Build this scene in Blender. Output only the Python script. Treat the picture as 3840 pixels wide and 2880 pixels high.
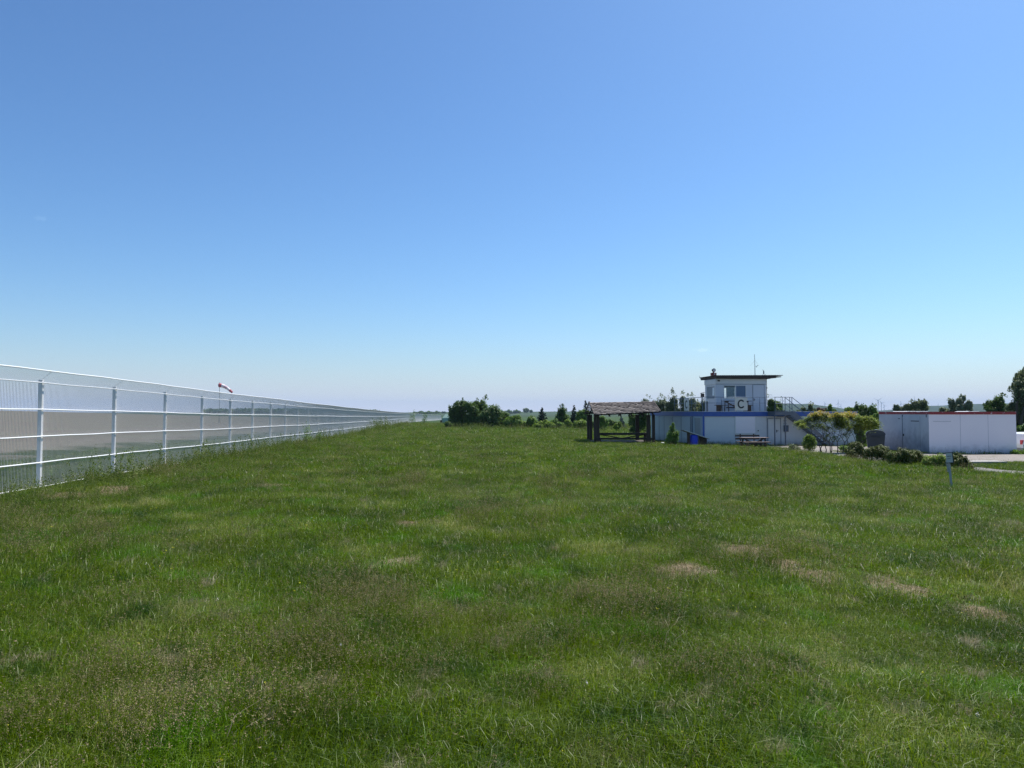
import bpy, math, random
import numpy as np
from mathutils import Vector, Matrix
R = math.radians
for o in list(bpy.data.objects): bpy.data.objects.remove(o)
SC = bpy.context.scene
COL = SC.collection
random.seed(7)

# ------------------------------------------------------------------ camera
EYE = 1.85
FOC = 2742.0            # focal length in pixels of the 3840 px wide photograph
PITCH = math.atan((1545 - 1440) / FOC)
cam_d = bpy.data.cameras.new('camera'); cam = bpy.data.objects.new('camera', cam_d); COL.objects.link(cam)
cam_d.sensor_width = 36; cam_d.lens = 36 * FOC / 3840; cam_d.clip_end = 40000; cam_d.clip_start = 0.05
cam.location = (0, 0, EYE); cam.rotation_euler = (R(90) + PITCH, 0, 0)
SC.camera = cam

# ------------------------------------------------------------------ sky, sun, exposure
SUN_EL, SUN_AZ = R(60), R(47)        # azimuth clockwise from the view direction (+Y)
w = bpy.data.worlds.new('World'); SC.world = w; w.use_nodes = True
nt = w.node_tree; nt.nodes.clear()
sky = nt.nodes.new('ShaderNodeTexSky'); sky.sky_type = 'NISHITA'; sky.sun_disc = False
sky.sun_elevation = SUN_EL; sky.sun_rotation = SUN_AZ
sky.altitude = 0; sky.air_density = 1.0; sky.dust_density = 1.0; sky.ozone_density = 2.0
bg = nt.nodes.new('ShaderNodeBackground'); bg.inputs[1].default_value = 0.08
wo = nt.nodes.new('ShaderNodeOutputWorld')
# two tiny fair-weather clouds, placed by direction in the sky
tc = nt.nodes.new('ShaderNodeTexCoord')
def skydir(px, py):
    v = Vector(((px - 1920) / FOC, (1440 - py) / FOC, -1)); v.normalize()
    return cam.rotation_euler.to_matrix() @ v
prev = sky.outputs[0]
for (px, py, wx, wy, st) in ((2637, 1313, 24, 8, .30), (2605, 1312, 12, 4, .08), (152, 818, 22, 9, .06)):
    d = skydir(px, py); rt = Vector((d.y, -d.x, 0)).normalized(); up = rt.cross(d).normalized()
    dots = []
    for ax, wd in ((rt, wx), (up, wy)):
        vm = nt.nodes.new('ShaderNodeVectorMath'); vm.operation = 'DOT_PRODUCT'
        nt.links.new(tc.outputs['Generated'], vm.inputs[0]); vm.inputs[1].default_value = ax
        m1 = nt.nodes.new('ShaderNodeMath'); m1.operation = 'SUBTRACT'; nt.links.new(vm.outputs['Value'], m1.inputs[0]); m1.inputs[1].default_value = d.dot(ax)
        m2 = nt.nodes.new('ShaderNodeMath'); m2.operation = 'DIVIDE'; nt.links.new(m1.outputs[0], m2.inputs[0]); m2.inputs[1].default_value = wd / FOC
        m3 = nt.nodes.new('ShaderNodeMath'); m3.operation = 'POWER'; m4 = nt.nodes.new('ShaderNodeMath'); m4.operation = 'ABSOLUTE'
        nt.links.new(m2.outputs[0], m4.inputs[0]); nt.links.new(m4.outputs[0], m3.inputs[0]); m3.inputs[1].default_value = 2
        dots.append(m3)
    ad = nt.nodes.new('ShaderNodeMath'); nt.links.new(dots[0].outputs[0], ad.inputs[0]); nt.links.new(dots[1].outputs[0], ad.inputs[1])
    nz = nt.nodes.new('ShaderNodeTexNoise'); nz.inputs['Scale'].default_value = 260; nz.inputs['Detail'].default_value = 4
    nt.links.new(tc.outputs['Generated'], nz.inputs['Vector'])
    nm = nt.nodes.new('ShaderNodeMath'); nm.operation = 'MULTIPLY_ADD'; nt.links.new(nz.outputs['Fac'], nm.inputs[0]); nm.inputs[1].default_value = 2.4; nm.inputs[2].default_value = -1.2
    a2 = nt.nodes.new('ShaderNodeMath'); nt.links.new(ad.outputs[0], a2.inputs[0]); nt.links.new(nm.outputs[0], a2.inputs[1])
    mr = nt.nodes.new('ShaderNodeMapRange'); mr.interpolation_type = 'SMOOTHSTEP'
    nt.links.new(a2.outputs[0], mr.inputs['Value']); mr.inputs['From Min'].default_value = 1.0; mr.inputs['From Max'].default_value = 0.0
    mr.inputs['To Min'].default_value = 0; mr.inputs['To Max'].default_value = st
    gt = nt.nodes.new('ShaderNodeMath'); gt.operation = 'GREATER_THAN'   # only on this side of the sky
    vf = nt.nodes.new('ShaderNodeVectorMath'); vf.operation = 'DOT_PRODUCT'; nt.links.new(tc.outputs['Generated'], vf.inputs[0]); vf.inputs[1].default_value = d
    nt.links.new(vf.outputs['Value'], gt.inputs[0]); gt.inputs[1].default_value = .9
    mm = nt.nodes.new('ShaderNodeMath'); mm.operation = 'MULTIPLY'; nt.links.new(gt.outputs[0], mm.inputs[0]); nt.links.new(mr.outputs[0], mm.inputs[1])
    mx = nt.nodes.new('ShaderNodeMix'); mx.data_type = 'RGBA'; nt.links.new(mm.outputs[0], mx.inputs[0])
    nt.links.new(prev, mx.inputs[6]); mx.inputs[7].default_value = (9, 8.6, 8.8, 1)
    prev = mx.outputs[2]
wb = nt.nodes.new('ShaderNodeMix'); wb.data_type = 'RGBA'; wb.blend_type = 'MULTIPLY'; wb.inputs[0].default_value = 1   # the camera's saturated, cool rendering of a clear sky
gm = nt.nodes.new('ShaderNodeGamma'); gm.inputs[1].default_value = 1.2; nt.links.new(prev, gm.inputs[0])
nt.links.new(gm.outputs[0], wb.inputs[6]); wb.inputs[7].default_value = (.067 / .12, .092 / .12, .110 / .12, 1)
sz = nt.nodes.new('ShaderNodeSeparateXYZ'); nt.links.new(tc.outputs['Generated'], sz.inputs[0])      # bright aerosol layer low over the horizon
e1 = nt.nodes.new('ShaderNodeMath'); e1.operation = 'ABSOLUTE'; nt.links.new(sz.outputs[2], e1.inputs[0])
e2 = nt.nodes.new('ShaderNodeMath'); e2.operation = 'MULTIPLY'; nt.links.new(e1.outputs[0], e2.inputs[0]); e2.inputs[1].default_value = -1 / .045
e3 = nt.nodes.new('ShaderNodeMath'); e3.operation = 'EXPONENT'; nt.links.new(e2.outputs[0], e3.inputs[0])
e4 = nt.nodes.new('ShaderNodeMath'); e4.operation = 'MULTIPLY'; nt.links.new(e3.outputs[0], e4.inputs[0]); e4.inputs[1].default_value = .85
ae = nt.nodes.new('ShaderNodeMix'); ae.data_type = 'RGBA'; nt.links.new(e4.outputs[0], ae.inputs[0]); nt.links.new(wb.outputs[2], ae.inputs[6]); ae.inputs[7].default_value = (8.5, 8.2, 9.1, 1)
nt.links.new(ae.outputs[2], bg.inputs[0]); nt.links.new(bg.outputs[0], wo.inputs[0])

sd = bpy.data.lights.new('sun', 'SUN'); sun = bpy.data.objects.new('sun', sd); COL.objects.link(sun)
sd.energy = 4.6; sd.angle = R(0.55); sd.color = (1, .95, .88)
sv = Vector((math.sin(SUN_AZ) * math.cos(SUN_EL), math.cos(SUN_AZ) * math.cos(SUN_EL), math.sin(SUN_EL)))
sun.rotation_euler = sv.to_track_quat('Z', 'Y').to_euler(); sun.location = (60, 30, 80)
SC.view_settings.view_transform = 'Standard'; SC.view_settings.look = 'None'
SC.view_settings.exposure = 0.55; SC.view_settings.gamma = 1; SC.view_settings.use_curve_mapping = False
SC.cycles.use_denoising = True; SC.cycles.denoising_prefilter = 'NONE'
SC.cycles.max_bounces = 6; SC.cycles.transparent_max_bounces = 12
SC.cycles.volume_bounces = 0

# ------------------------------------------------------------------ projection helpers (pixels of the 3840 x 2880 photograph)
CM = cam.rotation_euler.to_matrix()
def ray(px, py):
    return CM @ Vector(((px - 1920) / FOC, (1440 - py) / FOC, -1))
def at(px, py, Y):
    d = ray(px, py); t = Y / d.y
    return Vector((d.x * t, Y, EYE + d.z * t))
def sstep(a, b, x):
    t = np.clip((x - a) / (b - a), 0, 1); return t * t * (3 - 2 * t)
def sfence(x, y): return x + 9.6 + .0985 * y - 10.7 * (np.clip((y - 150) / 300, 0, 2)) ** 2
def gz(x, y):
    x = np.asarray(x, float); y = np.asarray(y, float)
    s = x + 9.6 + .0985 * np.maximum(y, 0)
    q = 1.25 * (.0093 * np.maximum(y, -30) + .0122 * np.clip(s, 0, 90))
    f = -1.72 - 2 * (1 - np.exp(-np.maximum(q, -.4) / 2)) - 1.2 * sstep(200, 450, y)
    rise = np.minimum(.027 * np.maximum(-s - 10, 0), 4.7) * (1 - sstep(300, 750, y))
    far = np.hypot(x, y)
    s_ = np.clip(np.abs(x + 9.6 + .0985 * y) / 3, .25, 1)
    bump = s_ * (.035 * np.sin(x * .9 + 1.3 * np.sin(y * .37)) + .04 * np.sin(y * .55 + x * .31)) * np.clip(1 - far / 120, 0, 1)
    return EYE + f + rise + bump
def G(x, y): return float(gz(x, y))
def gsm(y):      # the fence line itself runs straighter than the ground
    return EYE - 1.72 - 2 * (1 - math.exp(-max(1.25 * .0093 * max(y, -30), -.4) / 2)) - 1.2 * float(sstep(200, 450, y))
def spot(px, Y):
    p = at(px, 1545, Y); return (p.x, Y, G(p.x, Y))

# ------------------------------------------------------------------ materials
def new_mat(name):
    m = bpy.data.materials.new(name); m.use_nodes = True
    return m, m.node_tree, m.node_tree.nodes['Principled BSDF']
def rgba(c): return (c[0], c[1], c[2], 1)
def pm(name, col, rough=.6, metal=0, var=None, bump=None, spec=.5, stain=None, coord='Object', stretch=(1, 1, 1)):
    """var=(scale, second colour, contrast) cloudy variation; stain=(scale, colour, threshold) streaks with a shape of their own"""
    m, t, b = new_mat(name)
    b.inputs['Roughness'].default_value = rough; b.inputs['Metallic'].default_value = metal
    b.inputs['Specular IOR Level'].default_value = spec
    tc = t.nodes.new('ShaderNodeTexCoord'); mp = t.nodes.new('ShaderNodeMapping'); mp.inputs['Scale'].default_value = stretch
    t.links.new(tc.outputs[coord], mp.inputs[0])
    rg = t.nodes.new('ShaderNodeRGB'); rg.outputs[0].default_value = rgba(col); cur = rg.outputs[0]
    for spec_ in (var, stain):
        if not spec_: continue
        n = t.nodes.new('ShaderNodeTexNoise'); n.inputs['Scale'].default_value = spec_[0]; n.inputs['Detail'].default_value = 6; n.inputs['Roughness'].default_value = .62
        t.links.new(mp.outputs[0], n.inputs['Vector'])
        r = t.nodes.new('ShaderNodeMapRange')
        c = .5 if spec_ is var else spec_[2]; wd = (.5 - .42 * spec_[2]) if spec_ is var else .05
        r.inputs['From Min'].default_value = c - wd; r.inputs['From Max'].default_value = c + wd
        t.links.new(n.outputs['Fac'], r.inputs['Value'])
        x = t.nodes.new('ShaderNodeMix'); x.data_type = 'RGBA'; t.links.new(r.outputs[0], x.inputs[0]); t.links.new(cur, x.inputs[6]); x.inputs[7].default_value = rgba(spec_[1])
        cur = x.outputs[2]
    t.links.new(cur, b.inputs['Base Color'])
    if bump:
        n = t.nodes.new('ShaderNodeTexNoise'); n.inputs['Scale'].default_value = bump[0]; n.inputs['Detail'].default_value = 5
        t.links.new(mp.outputs[0], n.inputs['Vector'])
        bp = t.nodes.new('ShaderNodeBump'); bp.inputs['Strength'].default_value = bump[1]; bp.inputs['Distance'].default_value = .02
        t.links.new(n.outputs['Fac'], bp.inputs['Height']); t.links.new(bp.outputs[0], b.inputs['Normal'])
    return m
def foot_tone(m, z0, z1, col, amt=.6):
    """ragged dark foot of a wall: rain-splashed dirt, plain darkening on container door side"""
    t = m.node_tree; b = t.nodes['Principled BSDF']; src = b.inputs['Base Color'].links[0].from_socket
    tc = t.nodes.new('ShaderNodeTexCoord'); sx = t.nodes.new('ShaderNodeSeparateXYZ'); t.links.new(tc.outputs['Object'], sx.inputs[0])
    n = t.nodes.new('ShaderNodeTexNoise'); n.inputs['Scale'].default_value = 3; n.inputs['Detail'].default_value = 6; t.links.new(tc.outputs['Object'], n.inputs['Vector'])
    a = t.nodes.new('ShaderNodeMath'); a.operation = 'MULTIPLY_ADD'; t.links.new(n.outputs['Fac'], a.inputs[0]); a.inputs[1].default_value = -(z1 - z0) * 1.6; t.links.new(sx.outputs[2], a.inputs[2])
    r = t.nodes.new('ShaderNodeMapRange'); t.links.new(a.outputs[0], r.inputs['Value']); r.inputs['From Min'].default_value = z0 - (z1 - z0) * .8; r.inputs['From Max'].default_value = z1 - (z1 - z0) * .6
    r.inputs['To Min'].default_value = amt; r.inputs['To Max'].default_value = 0
    x = t.nodes.new('ShaderNodeMix'); x.data_type = 'RGBA'; t.links.new(r.outputs[0], x.inputs[0]); t.links.new(src, x.inputs[6]); x.inputs[7].default_value = rgba(col); t.links.new(x.outputs[2], b.inputs['Base Color'])
def leaf_mat(name, c1, c2, c3=None, trans=.35, rough=.5, scale=.6, patch=None, spec=.18):
    """leaf colours differ leaf by leaf and in broad patches; light passes through thin leaves"""
    m, t, b = new_mat(name)
    g = t.nodes.new('ShaderNodeNewGeometry')
    rp = t.nodes.new('ShaderNodeValToRGB'); e = rp.color_ramp.elements
    e[0].color = rgba(c1); e[1].color = rgba(c2); e[0].position = .15; e[1].position = .8
    if c3: k = e.new(.94); k.color = rgba(c3); e[1].position = .75
    n = t.nodes.new('ShaderNodeTexNoise'); n.inputs['Scale'].default_value = scale; n.inputs['Detail'].default_value = 3
    t.links.new(g.outputs['Position'], n.inputs['Vector'])
    ma = t.nodes.new('ShaderNodeMath'); ma.operation = 'MULTIPLY_ADD'; ma.inputs[1].default_value = .55
    mb = t.nodes.new('ShaderNodeMath'); mb.operation = 'MULTIPLY_ADD'; mb.inputs[1].default_value = 1.5; mb.inputs[2].default_value = -.52
    t.links.new(n.outputs['Fac'], mb.inputs[0]); t.links.new(g.outputs['Random Per Island'], ma.inputs[0]); t.links.new(mb.outputs[0], ma.inputs[2])
    t.links.new(ma.outputs[0], rp.inputs[0]); cur = rp.outputs[0]
    if patch:
        for (sc, colr, lo, hi) in patch:
            n2 = t.nodes.new('ShaderNodeTexNoise'); n2.inputs['Scale'].default_value = sc; n2.inputs['Detail'].default_value = 4; n2.inputs['Roughness'].default_value = .6
            t.links.new(g.outputs['Position'], n2.inputs['Vector'])
            r = t.nodes.new('ShaderNodeMapRange'); r.inputs['From Min'].default_value = lo; r.inputs['From Max'].default_value = hi
            t.links.new(n2.outputs['Fac'], r.inputs['Value'])
            x = t.nodes.new('ShaderNodeMix'); x.data_type = 'RGBA'; t.links.new(r.outputs[0], x.inputs[0]); t.links.new(cur, x.inputs[6]); x.inputs[7].default_value = rgba(colr)
            cur = x.outputs[2]
    t.links.new(cur, b.inputs['Base Color']); b.inputs['Roughness'].default_value = rough; b.inputs['Specular IOR Level'].default_value = spec
    tr = t.nodes.new('ShaderNodeBsdfTranslucent'); hs = t.nodes.new('ShaderNodeHueSaturation'); hs.inputs['Value'].default_value = 1.25; hs.inputs['Saturation'].default_value = 1.1
    t.links.new(cur, hs.inputs['Color']); t.links.new(hs.outputs[0], tr.inputs['Color'])
    ms = t.nodes.new('ShaderNodeMixShader'); ms.inputs[0].default_value = trans
    out = t.nodes['Material Output']
    t.links.new(b.outputs[0], ms.inputs[1]); t.links.new(tr.outputs[0], ms.inputs[2]); t.links.new(ms.outputs[0], out.inputs[0])
    return m

M = {}
M['white'] = pm('white_paint', (.80, .80, .79), .35, var=(2.5, (.68, .68, .67), .3))
M['fence_white'] = pm('white_powder_coat', (.88, .88, .88), .35)
M['wire'] = pm('coated_wire', (.70, .69, .68), .45)
M['wall_white'] = pm('painted_panel_wall', (.68, .70, .70), .55, var=(1.2, (.56, .60, .63), .4), stain=(5.5, (.22, .23, .24), .74), bump=(30, .15))
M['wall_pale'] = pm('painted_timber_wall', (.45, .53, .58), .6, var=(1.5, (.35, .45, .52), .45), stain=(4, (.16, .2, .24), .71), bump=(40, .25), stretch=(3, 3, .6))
M['cabin_white'] = pm('cabin_panel', (.66, .69, .73), .5, var=(1.0, (.60, .63, .68), .4), stain=(8, (.26, .27, .29), .76))
M['cabin_band'] = pm('cabin_band_panel', (.74, .75, .73), .5, var=(1.0, (.64, .65, .64), .4), stain=(9, (.12, .12, .12), .74))
M['blue'] = pm('blue_fascia', (.035, .115, .42), .45, var=(1.4, (.026, .085, .32), .35))
M['blue_plastic'] = pm('blue_plastic', (.02, .06, .62), .4)
M['plank_edge'] = pm('pale_plank_edge', (.62, .62, .60), .6)
M['line'] = pm('dark_joint', (.10, .13, .17), .7)
M['grey_joint'] = pm('grey_post_paint', (.20, .24, .29), .6)
M['steel'] = pm('galvanised_steel', (.13, .15, .18), .5, .2, var=(6, (.09, .11, .135), .4))
M['zinc'] = pm('pale_zinc_post', (.36, .39, .40), .5, .1, var=(6, (.27, .30, .31), .4))
M['steel_blue'] = pm('blue_grey_steel', (.075, .125, .19), .5, .2, var=(6, (.055, .095, .15), .4))
M['roof_dark'] = pm('dark_roof_sheet', (.075, .062, .055), .7, var=(2, (.04, .033, .03), .4), bump=(20, .3))
M['wood_dark'] = pm('dark_weathered_timber', (.075, .052, .04), .8, var=(6, (.035, .026, .02), .4), bump=(30, .5), stretch=(.5, 3, 3))
M['wood_grey'] = pm('silver_weathered_board', (.30, .27, .25), .8, var=(7, (.15, .125, .11), .2), bump=(40, .6), stretch=(.35, 4, 4))
M['wood_post'] = pm('rough_brown_post', (.105, .072, .052), .85, var=(5, (.045, .032, .025), .3), bump=(30, .6), stretch=(4, 4, .4))
M['wood_brown'] = pm('brown_stained_bench', (.075, .045, .038), .6, var=(6, (.04, .026, .022), .4), stretch=(.6, 3, 3))
M['wood_top'] = pm('worn_bench_top', (.26, .18, .15), .6, var=(6, (.15, .10, .085), .3), stretch=(.5, 4, 4))
M['glass'] = pm('window_pane', (.10, .14, .18), .08, var=(1.2, (.16, .20, .24), .2))
M['blind'] = pm('pale_window_blind', (.27, .31, .34), .6)
M['painted_sky'] = pm('painted_sky_brightness', (.62, .74, .80), .2)  # opaque pale colour standing in for bright sky behind the glass
M['clear'] = None
M['curtain'] = pm('blue_curtain', (.13, .20, .29), .7)
M['cream'] = pm('cream_board', (.78, .74, .66), .6, var=(1.5, (.68, .64, .57), .4))
M['black'] = pm('black_paint', (.012, .012, .016), .5)
M['red'] = pm('red_lamp_housing', (.30, .035, .02), .5, var=(5, (.16, .03, .02), .4))
M['red_trim'] = pm('flaking_red_trim', (.33, .03, .035), .5, var=(2, (.22, .025, .03), .4), stain=(3.2, (.60, .56, .56), .635))
M['cont'] = pm('white_container_sheet', (.87, .83, .86), .42, var=(.6, (.81, .77, .81), .4), bump=(4, .06), stain=(7, (.36, .38, .42), .79))
M['cont_side'] = pm('stained_container_door_side', (.58, .61, .65), .45, var=(1.1, (.40, .43, .49), .25), stain=(5, (.12, .13, .17), .74))
foot_tone(M['cont'], .0, .45, (.30, .29, .30)); foot_tone(M['cont_side'], 0, 1.2, (.13, .15, .21), .75); foot_tone(M['wall_white'], 0, .35, (.20, .22, .20)); foot_tone(M['wall_pale'], 0, .5, (.16, .20, .20))  # door side gets a bluish tone, darker towards the bottom
M['bin'] = pm('grey_plastic_bin', (.085, .09, .105), .5, var=(3, (.06, .062, .075), .3))
M['bin_lid'] = pm('pale_lid_plastic', (.22, .225, .235), .3, var=(3, (.15, .155, .165), .3))
M['rubber'] = pm('black_rubber', (.02, .02, .02), .8)
M['tarp'] = pm('green_tarpaulin', (.15, .27, .22), .5, var=(1.5, (.30, .42, .36), .1), bump=(2.5, 1.0))
M['concrete'] = pm('pale_concrete', (.36, .34, .31), .85, var=(1.5, (.27, .255, .24), .3), bump=(40, .3))
M['sock_red'] = pm('faded_red_cloth', (.42, .10, .12), .7)
M['sock_pink'] = pm('washed_out_cloth', (.60, .42, .45), .7)
M['sock_white'] = pm('white_cloth', (.75, .70, .72), .7)
M['turbine'] = pm('turbine_paint', (.38, .40, .43), .5)
M['bark'] = pm('grey_brown_bark', (.10, .08, .062), .9, var=(8, (.05, .04, .032), .3), bump=(20, .7))
M['sign_plate'] = pm('pale_sign_plate', (.50, .52, .51), .4, var=(8, (.42, .44, .43), .3))
M['car_white'] = pm('white_car_paint', (.80, .80, .81), .2)
M['car_glass'] = pm('dark_car_glass', (.02, .022, .03), .06)
M['car_red'] = pm('red_livery', (.60, .02, .03), .3)
M['car_blue'] = pm('blue_livery', (.04, .06, .42), .3)
M['car_trim'] = pm('grey_bumper', (.25, .26, .27), .5)

def clear_glass():
    m, t, b = new_mat('clear_window_glass'); b.inputs['Base Color'].default_value = (.5, .6, .6, 1); b.inputs['Roughness'].default_value = .05
    tr = t.nodes.new('ShaderNodeBsdfTransparent'); tr.inputs[0].default_value = (.93, .97, .96, 1); ms = t.nodes.new('ShaderNodeMixShader'); ms.inputs[0].default_value = .1
    t.links.new(tr.outputs[0], ms.inputs[1]); t.links.new(b.outputs[0], ms.inputs[2]); t.links.new(ms.outputs[0], t.nodes['Material Output'].inputs[0]); return m
M['clear'] = clear_glass()
# ------------------------------------------------------------------ mesh helpers
def link(o, parent=None):
    COL.objects.link(o)
    if parent is not None: o.parent = parent
    return o
def tag(o, label=None, cat=None, group=None, kind=None):
    if label: o['label'] = label
    if cat: o['category'] = cat
    if group: o['group'] = group
    if kind: o['kind'] = kind
    return o
def empty(name, loc, rz=0, label=None, cat=None, group=None):
    o = bpy.data.objects.new(name, None); COL.objects.link(o); o.location = loc; o.rotation_euler.z = rz
    return tag(o, label, cat, group)
class MB:
    def __init__(s): s.v = []; s.f = []
    def add(s, vs, fs):
        b = len(s.v); s.v += [tuple(v) for v in vs]; s.f += [tuple(i + b for i in f) for f in fs]; return s
    def box(s, x0, x1, y0, y1, z0, z1):
        return s.add([(x0,y0,z0),(x1,y0,z0),(x1,y1,z0),(x0,y1,z0),(x0,y0,z1),(x1,y0,z1),(x1,y1,z1),(x0,y1,z1)],
                     [(0,3,2,1),(4,5,6,7),(0,1,5,4),(1,2,6,5),(2,3,7,6),(3,0,4,7)])
    def bar(s, a, b, w, h=None, up=(0, 0, 1)):
        h = h or w; a = Vector(a); b = Vector(b); d = (b - a).normalized(); up = Vector(up)
        if abs(d.dot(up)) > .98: up = Vector((0, 1, 0))
        r = d.cross(up).normalized(); u = r.cross(d).normalized(); vs = []
        for p in (a, b):
            for i, j in ((-1,-1),(1,-1),(1,1),(-1,1)): vs.append(p + r * (i * w / 2) + u * (j * h / 2))
        return s.add(vs, [(3,2,1,0),(4,5,6,7),(0,1,5,4),(1,2,6,5),(2,3,7,6),(3,0,4,7)])
    def tube(s, pts, rad, n=6, cap=True):
        pts = [Vector(p) for p in pts]; rad = rad if hasattr(rad, '__len__') else [rad] * len(pts)
        vs = []; fs = []; ref = None
        for i, p in enumerate(pts):
            d = (pts[min(i + 1, len(pts) - 1)] - pts[max(i - 1, 0)]).normalized()
            if ref is None: ref = Vector((0, 0, 1)) if abs(d.z) < .9 else Vector((1, 0, 0))
            r = d.cross(ref).normalized(); u = r.cross(d).normalized()
            for k in range(n):
                a = 2 * math.pi * k / n; vs.append(p + (r * math.cos(a) + u * math.sin(a)) * rad[i])
        for i in range(len(pts) - 1):
            for k in range(n):
                fs.append((i*n + k, i*n + (k+1) % n, (i+1)*n + (k+1) % n, (i+1)*n + k))
        if cap: fs.append(tuple(range(n))[::-1]); fs.append(tuple((len(pts)-1)*n + k for k in range(n)))
        return s.add(vs, fs)
    def prism(s, poly, y0, y1):       # polygon in x,z extruded along y
        n = len(poly); vs = [(x, y0, z) for x, z in poly] + [(x, y1, z) for x, z in poly]
        return s.add(vs, [tuple(range(n)), tuple(range(2*n - 1, n - 1, -1))] + [(i, i + n, (i+1) % n + n, (i+1) % n) for i in range(n)])
    def sphere(s, c, r, n=12, sc=(1, 1, 1)):
        vs = []; fs = []; m = n // 2
        for j in range(m + 1):
            t = math.pi * j / m
            for k in range(n):
                a = 2 * math.pi * k / n
                vs.append((c[0] + r*sc[0]*math.sin(t)*math.cos(a), c[1] + r*sc[1]*math.sin(t)*math.sin(a), c[2] + r*sc[2]*math.cos(t)))
        for j in range(m):
            for k in range(n): fs.append((j*n + k, (j+1)*n + k, (j+1)*n + (k+1) % n, j*n + (k+1) % n))
        return s.add(vs, fs)
    def build(s, name, mat, parent=None, smooth=False, bevel=0):
        me = bpy.data.meshes.new(name); me.from_pydata(s.v, [], s.f); me.validate(); me.update()
        me.materials.append(mat)
        if smooth: me.shade_smooth()
        o = link(bpy.data.objects.new(name, me), parent)
        if bevel:
            b = o.modifiers.new('bevel', 'BEVEL'); b.width = bevel; b.segments = 2; b.limit_method = 'ANGLE'
        return o
def np_mesh(name, V, F4, mat, parent=None, F3=None):
    me = bpy.data.meshes.new(name); V = np.asarray(V, np.float32).reshape(-1, 3)
    F4 = np.asarray(F4, np.int32).reshape(-1, 4); F3 = np.zeros((0, 3), np.int32) if F3 is None else np.asarray(F3, np.int32).reshape(-1, 3)
    me.vertices.add(len(V)); me.vertices.foreach_set('co', V.ravel())
    loops = np.concatenate([F4.ravel(), F3.ravel()]); me.loops.add(len(loops)); me.loops.foreach_set('vertex_index', loops)
    st = np.concatenate([np.arange(len(F4)) * 4, len(F4) * 4 + np.arange(len(F3)) * 3]).astype(np.int32)
    me.polygons.add(len(st)); me.polygons.foreach_set('loop_start', st)
    me.update(calc_edges=True)
    if mat: me.materials.append(mat)
    o = bpy.data.objects.new(name, me)
    if parent is not False: link(o, parent)
    return o
def copy_tree(o, parent=None):
    c = o.copy(); COL.objects.link(c); c.parent = parent
    for ch in [k for k in bpy.data.objects if k.parent == o]: copy_tree(ch, c)
    return c

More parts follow.
